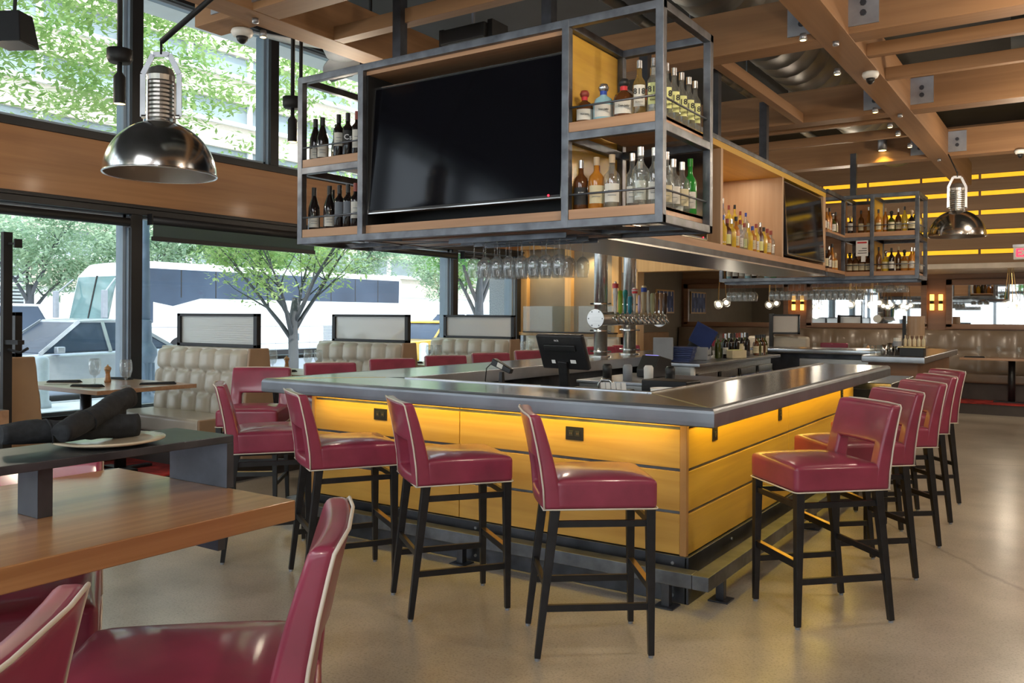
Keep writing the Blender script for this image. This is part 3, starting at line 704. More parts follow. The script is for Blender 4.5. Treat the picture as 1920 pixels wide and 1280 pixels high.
# ---------------------------------------------------------------- bar stools
def stool(label, group):
    t = thing('bar_stool', label, 'bar stool', (0, 0, 0), 0, group)
    # seat cushion
    n = 10; x0, x1, y0, y1, z0, z1 = -.232, .232, -.20, .262, .665, .795
    vs = []; fs = []
    for j in range(n + 1):
        for i in range(n + 1):
            u = -1 + 2 * i / n; v = -1 + 2 * j / n
            vs.append((x0 + (x1 - x0) * i / n, y0 + (y1 - y0) * j / n, z1 + .022 * (1 - u ** 4) * (1 - v ** 4)))
    for j in range(n):
        for i in range(n):
            a = j * (n + 1) + i; fs.append((a, a + 1, a + n + 2, a + n + 1))
    rim = [i for i in range(n + 1)] + [(j * (n + 1) + n) for j in range(1, n + 1)] + [n * (n + 1) + i for i in range(n - 1, -1, -1)] + [j * (n + 1) for j in range(n - 1, 0, -1)]
    k = len(vs)
    for r in rim:
        p = vs[r]; vs.append((p[0] * 1.0, p[1], z0))
    m = len(rim)
    for i in range(m): fs.append((rim[(i + 1) % m], rim[i], k + i, k + (i + 1) % m))
    fs.append(tuple(k + i for i in range(m)))
    MB().add(vs, fs).build('seat', leather, t, bevel=.022, seg=3)
    # backrest: two uprights and a padded top panel
    def yc(z): s_ = (z - .665) / .42; return -.205 - .085 * s_ ** 1.5
    def th(z): s_ = (z - .665) / .42; return .088 - .034 * s_
    xs = [-.232, -.19, -.150, -.07, 0, .07, .150, .19, .232]; zs = [.665, .72, .80, .885, .94, 1.0, 1.055, 1.085]
    def open_(i, j): return 2 <= i <= 5 and 1 <= j <= 2
    vs = []; fs = []; nx = len(xs)
    for side in (1, -1):
        for z in zs:
            for x in xs:
                vs.append((x, yc(z) + side * th(z) / 2 - .018 * (1 - (x / .232) ** 2), z))
    N = nx * len(zs)
    def idx(i, j, s_): return s_ * N + j * nx + i
    solid = lambda i, j: 0 <= i < nx - 1 and 0 <= j < len(zs) - 1 and not open_(i, j)
    for j in range(len(zs) - 1):
        for i in range(nx - 1):
            if not solid(i, j): continue
            a, b_, c, d = (i, j), (i + 1, j), (i + 1, j + 1), (i, j + 1)
            fs.append(tuple(idx(*p, 0) for p in (a, b_, c, d))); fs.append(tuple(idx(*p, 1) for p in (d, c, b_, a)))
            for (di, dj, p, q) in ((0, -1, a, b_), (1, 0, b_, c), (0, 1, c, d), (-1, 0, d, a)):
                if not solid(i + di, j + dj): fs.append((idx(*p, 1), idx(*q, 1), idx(*q, 0), idx(*p, 0)))
    MB().add(vs, fs).build('backrest', leather, t, bevel=.017, seg=3)
    # cream piping
    z_ = .668; e = .234
    path = []
    cr = .02
    for (cx, cy, a0) in ((e - cr, .264 - cr, 0), (-e + cr, .264 - cr, PI / 2)):
        for q in range(4): path.append((cx + cr * math.cos(a0 + q * PI / 6), cy + cr * math.sin(a0 + q * PI / 6), z_))
    path = [(e, -.15, z_)] + path + [(-e, -.15, z_), (-e, -.25, z_), (e, -.25, z_)]
    bp = []
    for z in (.67, .76, .86, .95, 1.03, 1.072): bp.append((-.233, yc(z) - th(z) / 2 + .003, z))
    bp += [(-.215, yc(1.085) - th(1.085) / 2 - .002, 1.084), (-.1, yc(1.085) - .042, 1.087), (.1, yc(1.085) - .042, 1.087), (.215, yc(1.085) - th(1.085) / 2 - .002, 1.084)]
    for z in (1.072, 1.03, .95, .86, .76, .67): bp.append((.233, yc(z) - th(z) / 2 + .003, z))
    tag(MB().tube(path, .0038, 6, closed=True).tube(bp, .0042, 6).build('piping', piping, t, smooth=True), 'cream piping')
    # legs
    for s in (-1, 1):
        MB().bar((s * .208, .232, .668), (s * .212, .238, .012), .042, .042, .027, .027).build('leg', blackwood, t, bevel=.002)
        MB().bar((s * .208, -.195, .668), (s * .214, -.272, .012), .042, .042, .027, .027).build('leg', blackwood, t, bevel=.002)
    for (x, y) in ((.212, .238), (-.212, .238), (.214, -.272), (-.214, -.272)):
        MB().lathe([(.011, 0), (.013, .013)], 10, c=(x, y, 0)).build('foot_glide', grey, t)
    for s in (-1, 1):
        MB().bar((s * .208, -.2, .60), (s * .208, .235, .60), .018, .028).build('upper_stretcher', blackwood, t)
        MB().bar((s * .211, -.245, .23), (s * .211, .236, .23), .018, .030).build('side_stretcher', blackwood, t)
    MB().bar((-.208, .235, .60), (.208, .235, .60), .018, .028).build('upper_stretcher', blackwood, t)
    MB().bar((-.21, -.238, .33), (.21, -.238, .33), .018, .030).build('back_stretcher', blackwood, t)
    fr = MB().bar((-.21, .236, .31), (.21, .236, .31), .018, .036).build('footrest', blackwood, t)
    MB().box(-.195, .195, .222, .249, .328, .331).build('brass_plate', brass, fr)
    return t
def ang(dx, dy): return math.atan2(dy, dx) - PI / 2
first = stool('red leather bar stool alone at the bar corner on the right, nearest of the right row', 'red bar stools along the right side of the bar')
used = [False]
def put(x, y, rz, label, group):
    if not used[0]:
        used[0] = True; first.location = (x, y, 0); first.rotation_euler.z = rz; first['label'] = label; first['group'] = group; return first
    return dup(first, (x, y, 0), rz, label, group)
GR = 'red bar stools along the right side of the bar'
for i, (x, y) in enumerate(((-1.125, 4.535), (-1.135, 5.375), (-1.12, 6.23), (-1.14, 7.01), (-1.165, 7.795))):
    put(x, y, ang(-.69 - .02 * i, -.70 + .03 * i), ['red leather bar stool at the right side of the bar, nearest the corner', 'second red bar stool of the right side row, counted from the corner',
        'middle red bar stool of the five along the right side of the bar', 'fourth red bar stool of the right side row, counted from the corner', 'farthest red bar stool of the row along the right side of the bar'][i], GR)
GF = 'red bar stools along the front of the bar'
for x, y, dx, dy, lab in ((-1.905, 3.515, .787, .62, 'red bar stool at the bar front, closest to the bar corner'), (-2.77, 3.575, .6, .8, 'middle red bar stool of the three before the amber bar front'),
                          (-3.56, 3.575, .53, .85, 'red bar stool at the left end of the amber bar front'), (-4.33, 3.66, .62, .78, 'red bar stool left of the bar corner, seat seen beside the steel shelf')):
    put(x, y, ang(dx, dy), lab, GF)
GL = 'red bar stools along the window side of the bar'
LL = [(-5.40, 4.42), (-5.42, 5.32), (-5.46, 6.20), (-5.48, 7.08), (-5.50, 7.95), (-5.5, 8.85), (-5.5, 9.8), (-5.5, 10.7), (-5.5, 11.5)]
for i, (x, y) in enumerate(LL):
    put(x, y, ang(.62, -.78) if i == 0 else ang(.82, -.57), 'red bar stool on the window side of the bar, %s from the near end' % ORD[i], GL)

# ---------------------------------------------------------------- high table with steel shelf, bottom left
t = thing('communal_table', 'thick wooden bar height table at the lower left', 'table', (0, 0, 0))
MB().box(-2.44, -1.655, -1.2, 1.487, .998, 1.05).build('tabletop', table_y, t, bevel=.003)
MB().box(-2.17, -1.92, 1.455, 1.478, .885, .998).build('end_plate', darksteel, t)
MB().box(-2.35, -1.75, -1.1, -1.02, 0, .998).build('pedestal', darksteel, t); MB().box(-2.12, -1.98, -1.1, .2, .93, .998).build('under_beam', darksteel, t)
t = thing('steel_shelf', 'raised blackened steel shelf standing on the wooden high table', 'shelf', (0, 0, 0))
MB().box(-2.17, -1.915, -.9, 1.50, 1.172, 1.192).build('shelf_plate', darksteel, t, bevel=.002)
MB().box(-2.17, -1.915, 1.478, 1.50, 1.05, 1.172).build('end_panel', darksteel, t, bevel=.001)
MB().box(-2.07, -1.98, 1.01, 1.045, 1.05, 1.172).build('support', darksteel, t, bevel=.001)
MB().box(-2.07, -1.98, -.5, -.47, 1.05, 1.172).build('support', darksteel, t, bevel=.001)
t = thing('plate', 'round beige plate under two rolled black napkins', 'plate', (-2.035, 1.215, 1.192))
MB().lathe([(.06, 0), (.10, .004), (.132, .012), (.132, .016), (.10, .013), (.0, .011)], 48, cap1=False).build('dish', platem, t, smooth=True)
def roll(name, p, q, r, label):
    t = thing(name, label, 'napkin', p); q = Vector(q) - Vector(p); L = q.length; d = q.normalized()
    n = 24; m = 22; vs = []
    for i in range(n + 1):
        s_ = i / n
        for k in range(m):
            a = 2 * PI * k / m
            rr = r * (1 + .10 * math.sin(s_ * 9 + a) * .6 + .05 * math.sin(3 * a + s_ * 14)) * (.78 + .22 * math.sin(min(1, s_ * 4) * PI / 2) if s_ < .25 else 1) * (1.06 if s_ > .8 else 1)
            rr += .0045 if (a - s_ * 5) % (2 * PI) < 1.2 else 0
            vs.append((rr * math.cos(a), rr * math.sin(a), s_ * L))
    fs = [(i * m + k, i * m + (k + 1) % m, (i + 1) * m + (k + 1) % m, (i + 1) * m + k) for i in range(n) for k in range(m)]
    c = len(vs); vs += [(0, 0, .012), (0, 0, L - .02)]
    fs += [(c, (k + 1) % m, k) for k in range(m)] + [(c + 1, n * m + k, n * m + (k + 1) % m) for k in range(m)]
    mb = MB().add(vs, fs); mb.xf(d.to_track_quat('Z', 'Y').to_matrix().to_4x4())
    mb.build('cloth', napkin, t, smooth=True)
    sp = MB().tube([(math.cos(a) * r * 1.08, math.sin(a) * r * 1.08, L * (.28 + .05 * a / PI)) for a in [i * PI / 8 for i in range(17)]], .003, 5)
    sp.xf(d.to_track_quat('Z', 'Y').to_matrix().to_4x4()); sp.build('fold_edge', napkin, t, smooth=True)
roll('rolled_napkin', (-2.095, .985, 1.234), (-2.025, 1.285, 1.236), .027, 'rolled black napkin lying flat on the plate, the lower one')
roll('rolled_napkin', (-1.975, 1.062, 1.238), (-2.105, 1.31, 1.300), .026, 'rolled black napkin leaning across the other, the upper one')
# stools at the high table
put(-1.545, 1.10, ang(-.74, -.67), 'red stool at the bottom edge, side view with tall cream piped back', 'red stools around the high table')
put(-1.42, .385, ang(-.74, -.67), 'red stool at the bottom left corner seen from behind', 'red stools around the high table')
put(-2.37, 1.12, ang(.86, -.52), 'red stool on the far side of the high table, behind the steel shelf', 'red stools around the high table')
# ================================================================ overhead bottle racks
FYR, BYR = 4.03, 4.69
def frame_rack(name, label, xs, y0, y1, z0, z1, zm, bays, s=.045):
    t = thing(name, label, 'shelf', (0, 0, 0))
    for x in xs:
        for y in (y0, y1): MB().box(x - s / 2, x + s / 2, y - s / 2, y + s / 2, z0, z1).build('upright', steel, t, bevel=.003)
    a, b = xs[0] - s / 2, xs[-1] + s / 2
    for y in (y0, y1):
        for z in (z0, z1 - s): MB().box(a, b, y - s / 2 + .001, y + s / 2 - .001, z, z + s).build('long_rail', steel, t, bevel=.003)
    for x in xs:
        for z in (z0, z1 - s): MB().box(x - s / 2 + .001, x + s / 2 - .001, y0, y1, z, z + s).build('cross_rail', steel, t, bevel=.003)
    for (i, j) in bays:
        for y in (y0, y1): MB().box(xs[i], xs[j], y - s / 2 + .001, y + s / 2 - .001, zm - s, zm).build('long_rail', steel, t, bevel=.003)
        for x in (xs[i], xs[j]): MB().box(x - s / 2 + .001, x + s / 2 - .001, y0, y1, zm - s, zm).build('cross_rail', steel, t, bevel=.003)
        for z in (z0 + s, zm):
            MB().box(xs[i] + s / 2, xs[j] - s / 2, y0 + .0, y1 - .0, z + .034, z + .054).box(xs[i] + s / 2, xs[j] - s / 2, y0 - .018, y0, z, z + .054).box(xs[j] - s / 2 - .018, xs[j] - s / 2, y0, y1, z, z + .054).build('shelf_board', shelf_x, t, bevel=.002)
            g = MB().tube([(xs[i] + s / 2, y0 - .012, z + .135), (xs[j] - s / 2, y0 - .012, z + .135)], .006, 8)
            if j == len(xs) - 1: g.tube([(xs[j] - .002, y0, z + .135), (xs[j] - .002, y1, z + .135)], .006, 8)
            g.build('guard_rail', steel, t, smooth=True)
    return t
rackA = frame_rack('steel_rack', 'steel framed hanging rack with large television and bottle shelves at both ends', [-4.438, -3.875, -2.345, -1.79], FYR, BYR, 2.0, 3.14, 2.52, [(0, 1), (2, 3)])
MB().box(-3.85, -2.37, 4.04, 4.66, 2.045, 2.10).build('niche_floor', shelf_x, rackA); MB().box(-3.85, -2.37, 4.04, 4.66, 3.07, 3.10).build('niche_top', shelf_x, rackA)
MB().box(-3.85, -2.37, 4.30, 4.33, 2.10, 3.07).box(-3.85, -3.835, 4.04, 4.3, 2.10, 3.07).box(-2.385, -2.37, 4.04, 4.3, 2.10, 3.07).build('niche_lining', blackmatte, rackA)
MB().box(-2.372, -2.36, 4.05, 4.67, 2.09, 3.09).build('end_board', amber_y, rackA)
MB().box(-4.40, -1.82, 4.40, 4.44, 2.0, 2.03).bar((-3.9, 4.04, 2.012), (-3.1, 4.67, 2.012), .02).bar((-2.35, 4.04, 2.012), (-1.8, 4.67, 2.012), .02).build('lower_brace', steel, rackA)
MB().box(-3.85, -2.37, 4.2, 4.65, 2.005, 2.04).build('bottom_board', trimwood, rackA)
for (x, y) in ((-3.85, 4.36), (-2.75, 4.5)): MB().box(x - .035, x + .035, y - .035, y + .035, 3.13, 4.9 if x < -3 else 3.9).build('hanger_post', darksteel, rackA)
def tv(name, label, W, H, M, led=True):
    t = thing(name, label, 'television', (0, 0, 0)); t.matrix_world = M
    MB().box(-W / 2, W / 2, 0, .045, -H / 2, H / 2).build('casing', black, t, bevel=.006)
    MB().box(-W / 2 + .014, W / 2 - .014, -.004, 0, -H / 2 + .022, H / 2 - .014).build('screen', screen, t)
    e = .007
    MB().box(-W / 2, W / 2, -.006, .001, H / 2 - e, H / 2).box(-W / 2, W / 2, -.006, .001, -H / 2, -H / 2 + e).box(-W / 2, -W / 2 + e, -.006, .001, -H / 2, H / 2).box(W / 2 - e, W / 2, -.006, .001, -H / 2, H / 2).build('bezel', chrome, t)
    if led: MB().tube([(W / 2 - .085, -.008, -H / 2 + .02), (W / 2 - .085, -.004, -H / 2 + .02)], .006, 10).build('standby_light', redled, t)
    MB().box(-.2, .2, .045, .12, -.1, .1).build('wall_mount', darksteel, t)
    return t
tv('television', 'large black flat screen television tilted down, in the front of the hanging rack', 1.455, .83, Matrix.Translation((-3.11, 4.075, 2.585)) @ Matrix.Rotation(-.075, 4, 'X'))

# spine cabinet running back from the front rack
SX, SXL = -2.445, -3.08
spine = thing('overhead_cabinet', 'long wood overhead cabinet with bottle niche and screens', 'cabinet', (0, 0, 0))
MB().box(SXL, SX, 4.72, 10.12, 2.0, 2.012).build('bottom_plate', stainless, spine)
MB().box(SXL, SX, 4.72, 10.12, 2.012, 2.06).build('base_frame', darksteel, spine)
MB().box(SXL, SX, 4.72, 10.12, 2.06, 2.115).build('bottom_board', shelf_y, spine)
MB().box(SXL, SX, 4.72, 10.12, 2.90, 2.95).build('top_board', MATS['amber_side_wood'], spine)
MB().box(SXL, SX + .004, 4.72, 10.12, 2.95, 2.99).build('top_frame', steel, spine, bevel=.003)
MB().box(SXL, SXL + .02, 4.72, 10.12, 2.115, 2.90).build('rear_board', niche, spine)
for (y0, y1) in ((4.72, 4.76), (6.70, 6.75), (8.41, 8.46), (10.02, 10.12)):
    MB().box(SXL, SX, y0, y1, 2.115, 2.90).build('divider', niche, spine, bevel=.002)
for (y0, y1) in ((4.76, 6.70), (8.46, 10.02)): MB().box(SX - .3, SX - .28, y0, y1, 2.115, 2.90).build('niche_lining', blackmatte, spine)
for (x, y) in ((-2.75, 5.9), (-2.5, 6.72), (-2.5, 8.0)):
    MB().box(x - .035, x + .035, y - .035, y + .035, 2.99, 3.55).build('hanger_post', darksteel, spine)
RT = Matrix.Rotation(PI / 2, 4, 'Z')
tv('television', 'black screen in the side of the overhead cabinet right behind the bottle rack', 1.42, .76, Matrix.Translation((SX - .03, 5.72, 2.50)) @ RT @ Matrix.Rotation(-.04, 4, 'X'))
tv('television', 'black screen in the side of the overhead cabinet past the lit bottle niche', 1.44, .74, Matrix.Translation((SX + .0, 9.25, 2.51)) @ RT @ Matrix.Rotation(-.06, 4, 'X'), False)
lamp('niche_light', 'AREA', (SX - .32, 7.58, 2.89), 4.5, (1, .88, .7), size=(.3, 1.4), direction=(0, 0, -1))

FB = 11.0
rackB = frame_rack('steel_rack', 'steel framed whiskey rack at the far end of the bar', [-4.0, -2.445, -2.11, -1.61], FB, FB + .62, 1.985, 3.02, 2.505, [(1, 2), (2, 3)], .045)
MB().box(-4.0, -2.47, FB + .3, FB + .32, 2.03, 2.98).build('back_panel', shelf_x, rackB)
MB().box(-2.44, -2.12, FB + .60, FB + .612, 2.03, 2.98).build('back_panel', shelf_x, rackB)
MB().box(-2.13, -2.10, FB + .03, FB + .6, 2.03, 2.98).build('divider', amber_y, rackB)
for zz in (2.0, 2.955, 2.46): MB().box(-2.445, -2.42, 10.13, FB, zz, zz + .045).build('side_rail', steel, rackB)
MB().box(-2.9, -2.42, 10.12, FB, 2.505, 2.53).box(-2.9, -2.42, 10.12, FB, 2.05, 2.09).build('side_shelf', shelf_y, rackB)
MB().box(-2.9, -2.88, 10.12, FB, 2.09, 2.95).build('side_back', shelf_y, rackB)
MB().box(-2.385, -2.315, 11.07, 11.14, 2.99, 3.55).build('hanger_post', darksteel, rackB)
for yy in (FB + .07, FB + .17, FB + .27, FB + .37): MB().box(-3.98, -1.62, yy - .004, yy + .004, 1.955, 1.985).build('glass_channel', steel, rackB)
t = thing('paper_notice', 'white notice with red heading taped in the far rack', 'notice', (-2.21, FB - .03, 2.36))
MB().box(-.08, .06, -.002, 0, -.09, .10).build('sheet', white, t); MB().box(-.02, .03, -.002, 0, -.16, -.09).build('stub', white, t)
MB().box(-.065, .045, -.004, -.002, .065, .085).build('heading', lightred, t)
for k, (a, b) in enumerate(((-.01, .045), (-.05, .045), (-.06, .045))): MB().box(a, b, -.004, -.002, .0 - k * .028, .008 - k * .028).build('text_line', ink, t)

# ---------------------------------------------------------------- bottles
PROF = {
 'burgundy': (.041, [(.036, 0), (.041, .006), (.041, .13), (.038, .16), (.026, .20), (.0155, .235), (.0145, .28), (.0155, .282), (.0155, .295)]),
 'bordeaux': (.0375, [(.034, 0), (.0375, .005), (.0375, .18), (.034, .20), (.018, .218), (.0145, .23), (.0145, .295)]),
 'liquor': (.042, [(.038, 0), (.042, .006), (.042, .145), (.036, .17), (.018, .19), (.014, .20), (.0135, .245)]),
 'tall': (.036, [(.033, 0), (.036, .005), (.035, .17), (.03, .19), (.017, .21), (.0135, .225), (.0135, .28)]),
 'squat': (.052, [(.046, 0), (.052, .008), (.052, .085), (.042, .115), (.02, .13), (.015, .14), (.015, .155)]),
 'flask': (.055, [(.05, 0), (.055, .008), (.055, .09), (.05, .12), (.03, .15), (.014, .165), (.0135, .205)]),
 'flare': (.033, [(.033, 0), (.035, .05), (.04, .15), (.036, .18), (.02, .20), (.0135, .22), (.0135, .26)]),
}
def bottle(loc, kind, glass, lab, cap, label, group, labz=(.03, .10), text=None, flat=1.0, sc=1.0, face=None, ring=None, n=18, textm=None):
    R, prof = PROF[kind]; top = prof[-1][1]; rn = prof[-1][0]
    t = thing('bottle', label, 'bottle', loc, group=group)
    a = face if face is not None else math.atan2(-loc[1], -loc[0])
    t.rotation_euler.z = a + PI / 2; t.scale = (sc, sc * flat, sc)
    MB().lathe(prof, n).build('glass_body', glass, t, smooth=True)
    cz = top - (.045 if kind in ('bordeaux', 'burgundy') else -.0)
    if kind in ('bordeaux', 'burgundy'): MB().lathe([(rn + .0012, top - .055), (rn + .0012, top + .002), (.001, top + .0025)], 14).build('cap', cap, t, smooth=False)
    elif kind in ('squat', 'flask'): MB().lathe([(.0165, top - .03), (.0165, top), (.023, top + .003), (.027, top + .018), (.02, top + .034), (.001, top + .038)], 16).build('cap', cap, t, smooth=True)
    else: MB().lathe([(rn + .002, top - .02), (rn + .002, top + .022), (.001, top + .023)], 14).build('cap', cap, t)
    if ring: MB().lathe([(.0175, top - .03), (.0175, top)], 14).build('neck_ring', ring, t)
    if lab:
        z0, z1 = labz
        rr = R + .0008
        lb = MB().lathe([(rr, z0), (rr, z1)], 12, a0=-PI / 2 - .95, a1=-PI / 2 + .95)
        lo = lb.build('label', lab, t)
        if text:
            for (s_, size, zz) in text:
                lettering(s_, size, textm or ink, lo, (0, -rr - .0012, zz), (PI / 2, 0, 0), bold=.0006 if size > .02 else 0)
        elif lab is labelm or lab is creamlabel:
            for k in range(2): MB().lathe([(rr + .0004, z0 + (z1 - z0) * (.35 + .25 * k)), (rr + .0004, z0 + (z1 - z0) * (.35 + .25 * k) + .003)], 6, a0=-PI / 2 - .5, a1=-PI / 2 + .5).build('print_line', greylabel, lo)
    return t
Z1, Z2 = 2.10, 2.575
# upper left shelf
G = 'wine bottles on the upper left shelf'
row = [(-4.405, 4.12, 'burgundy', winebottle, labelm, cap_black, 'wine bottle with low white label at the left end of the upper wine shelf', (.02, .085), None),
       (-4.325, 4.11, 'burgundy', winebottle, labelm, cap_black, 'sloping wine bottle with white label, second on the upper wine shelf', (.02, .10), None),
       (-4.40, 4.32, 'burgundy', olivebottle, creamlabel, cap_black, 'wine bottle behind the first two of the upper wine shelf', (.02, .09), None),
       (-4.35, 4.46, 'burgundy', winebottle, creamlabel, cap_black, 'green necked wine bottle at the back of the upper wine shelf', (.02, .09), None),
       (-4.17, 4.11, 'bordeaux', winebottle, labelm, cap_black, 'straight wine bottle with tall cream label left of the black labelled one', (.08, .17), None),
       (-4.085, 4.11, 'bordeaux', winebottle, blacklabel, cap_black, 'wine bottle with black label and large white letters Cs', (.10, .175), [('Cs', .05, .128)]),
       (-4.0, 4.11, 'bordeaux', winebottle, labelm, cap_red, 'red capped wine bottle with wide pale label, upper wine shelf', (.05, .17), None),
       (-3.945, 4.25, 'bordeaux', winebottle, labelm, cap_black, 'wine bottle next to the television behind the upper red capped one', (.05, .15), None)]
for x, y, k, g, l, c, lab, lz, tx in row: bottle((x, y, Z2), k, g, l, c, lab, G, lz, tx, textm=inkw)
G = 'wine bottles on the lower left shelf'
row = [(-4.405, 4.11, 'burgundy', winebottle, labelm, cap_black, 'wine bottle at the left end of the lower wine shelf', (.02, .09)), (-4.37, 4.25, 'bordeaux', winebottle, labelm, cap_black, 'wine bottle set back, second on the lower wine shelf', (.10, .17)),
       (-4.255, 4.11, 'burgundy', winebottle, labelm, cap_black, 'sloping wine bottle with white label in the middle of the lower wine shelf', (.02, .095)), (-4.17, 4.12, 'bordeaux', winebottle, greylabel, cap_black, 'wine bottle with dark grey label, left one of two, lower shelf', (.08, .18)),
       (-4.22, 4.40, 'bordeaux', winebottle, greylabel, cap_black, 'wine bottle behind the two dark grey labels on the lower shelf', (.08, .16)),
       (-4.09, 4.12, 'bordeaux', winebottle, greylabel, cap_black, 'wine bottle with dark grey label, right one of two, lower shelf', (.08, .18)), (-4.01, 4.11, 'bordeaux', winebottle, labelm, cap_red, 'red capped wine bottle with pale label, lower wine shelf', (.06, .17)),
       (-3.945, 4.22, 'bordeaux', winebottle, creamlabel, cap_black, 'wine bottle with cream label next to the television, lower shelf', (.06, .17))]
for x, y, k, g, l, c, lab, lz in row: bottle((x, y, Z1), k, g, l, c, lab, G, lz)
# right bay, upper: tequilas
G = 'tequila bottles on the upper right shelf'
bottle((-2.285, 4.12, Z2), 'squat', brownbottle, labelm, cap_red, 'squat dark bottle with copper stopper at the left end of the tequila shelf', G, (.02, .08), [('Don Julio', .012, .05)], ring=lightred)
bottle((-2.28, 4.31, Z2), 'squat', brownbottle, labelm, cap_red, 'squat dark bottle behind the first two on the tequila shelf', G, (.02, .08), ring=lightred)
bottle((-2.168, 4.12, Z2), 'squat', bluebottle, labelm, cap_silver, 'squat pale blue bottle with blue neck on the tequila shelf', G, (.02, .08), [('Don Julio', .013, .055)], ring=cap_blue, sc=1.1)
bottle((-2.14, 4.33, Z2), 'squat', bluebottle, labelm, cap_silver, 'squat pale blue bottle standing behind the other pale blue one', G, (.02, .08), ring=cap_blue, sc=1.1)
bottle((-2.045, 4.12, Z2), 'squat', brownbottle, labelm, cap_black, 'squat black bottle with copper ring beside the tall ones', G, (.02, .085), [('Don Julio', .014, .055)], ring=lightred, sc=1.15)
bottle((-2.02, 4.35, Z2), 'squat', brownbottle, None, cap_red, 'squat black bottle hidden behind the other black one', G, ring=lightred, sc=1.1)
def tequila(x, y, kind, lab, label, cap=cap_silver):
    return bottle((x, y, Z2), 'tall', kind, lab, cap, label, G, (.05, .165), [('818', .044, .128), ('TEQUILA', .0135, .094), ('BLANCO', .010, .072)], sc=.98)
tequila(-1.945, 4.10, tequilagold, labelm, 'tall golden tequila bottle with white 818 label')
tequila(-1.94, 4.26, bottleglass, labelm, 'tall clear tequila bottle standing behind the golden one')
tequila(-1.862, 4.10, bottleglass, yellowlabel, 'tall clear tequila bottle with yellow 818 label left of the corner post')
for i, y in enumerate((4.22, 4.325, 4.43, 4.535, 4.63)):
    tequila(-1.845, y, bottleglass, yellowlabel, 'clear yellow labelled tequila bottle on the corner shelf side, %s behind the post' % ORD[i])
# right bay, lower: clear spirits
G = 'spirit bottles on the lower right shelf'
low = [(-2.30, 4.11, 'liquor', brownbottle, blacklabel, cap_silver, 'dark rum bottle with black label at the left end of the lower shelf', 1.05),
       (-2.203, 4.11, 'liquor', amberbottle, creamlabel, cap_cork, 'golden bottle with cream label beside the dark rum', 1.08), (-2.30, 4.30, 'liquor', brownbottle, creamlabel, cap_red, 'brown bottle standing behind the golden one', 1.05),
       (-2.108, 4.11, 'liquor', bottleglass, labelm, cap_cork, 'clear bottle with cream label in the middle of the lower shelf', 1.1),
       (-2.21, 4.30, 'liquor', amberbottle, creamlabel, cap_cork, 'amber bottle behind the clear one in the middle of the lower shelf', 1.0),
       (-2.022, 4.18, 'tall', bottleglass, labelm, cap_silver, 'slim clear bottle with silver stopper set back on the lower shelf', 1.0),
       (-1.94, 4.11, 'flare', bottleglass, labelm, cap_silver, 'wide shouldered clear bottle with pale blue label', 1.12), (-2.09, 4.42, 'tall', bottleglass, labelm, cap_silver, 'clear bottle in the back row of the lower shelf, left', 1.0),
       (-1.965, 4.36, 'flare', bottleglass, labelm, cap_silver, 'clear bottle in the back row of the lower shelf, right', 1.0), (-1.856, 4.10, 'tall', bottleglass, labelm, cap_silver, 'clear bottle just left of the corner post, lower shelf', 1.0),
       (-1.85, 4.24, 'tall', bottleglass, creamlabel, cap_silver, 'clear bottle with pale label right of the corner post, lower shelf', 1.0), (-1.855, 4.345, 'liquor', bottleglass, labelm, cap_silver, 'clear gin bottle on the side of the lower shelf, second behind the post', 1.05),
       (-1.85, 4.455, 'liquor', bottleglass, creamlabel, cap_silver, 'clear ribbed bottle on the lower shelf next to the green one', 1.05), (-1.85, 4.575, 'tall', greenbottle, labelm, MATS['green_bottle_glass'], 'bright green bottle at the rear of the lower corner shelf', 1.05),
       (-1.96, 4.55, 'tall', bottleglass, labelm, cap_silver, 'clear bottle behind the green one on the lower corner shelf', .95)]
for x, y, k, g, l, c, lab, sc in low: bottle((x, y, Z1), k, g, l, c, lab, G, (.03, .12), sc=sc, text=[('RUM', .014, .09)] if 'rum bottle with' in lab else None, textm=inkw)
# lit niche in the spine: two rows of liqueurs
G = 'liqueur bottles in the lit cabinet niche'
rnd = random.Random(3)
ks = ['tall', 'liquor', 'tall', 'flare', 'liquor']; gs = [goldbottle, amberbottle, bottleglass, brownbottle, goldbottle, amberbottle, goldbottle, bottleglass]
cs = [cap_silver, cap_blue, cap_red, cap_silver, cap_black, cap_red, cap_red]
for i in range(14):
    y = 6.84 + i * .112
    bottle((SX - .075, y, 2.116), ks[(i * 3) % 5], gs[(i * 5 + 1) % 8], [creamlabel, labelm, yellowlabel, None][i % 4], cs[i % 7], 'liqueur bottle in the front row of the lit niche, %s from the near end' % ORD[i], G, (.03, .12), sc=.88 + .10 * rnd.random(), n=12)
MB().box(SX - .42, SX - .155, 6.76, 8.05, 2.115, 2.27).build('bottle_step', niche, spine)
for i in range(15):
    y = 6.83 + i * .078
    b_ = bottle((SX - .20 - .03 * (i % 2), y, 2.271), ks[(i * 2) % 5], gs[(i * 3) % 8], [labelm, creamlabel, None][i % 3], cs[(i + 1) % 7], 'liqueur bottle on the raised back step of the lit niche, %s from the near end' % ORD[i], G, (.03, .12), sc=1.0, n=12)
    b_.scale = (.72, .72, 1.12 - .02 * i)
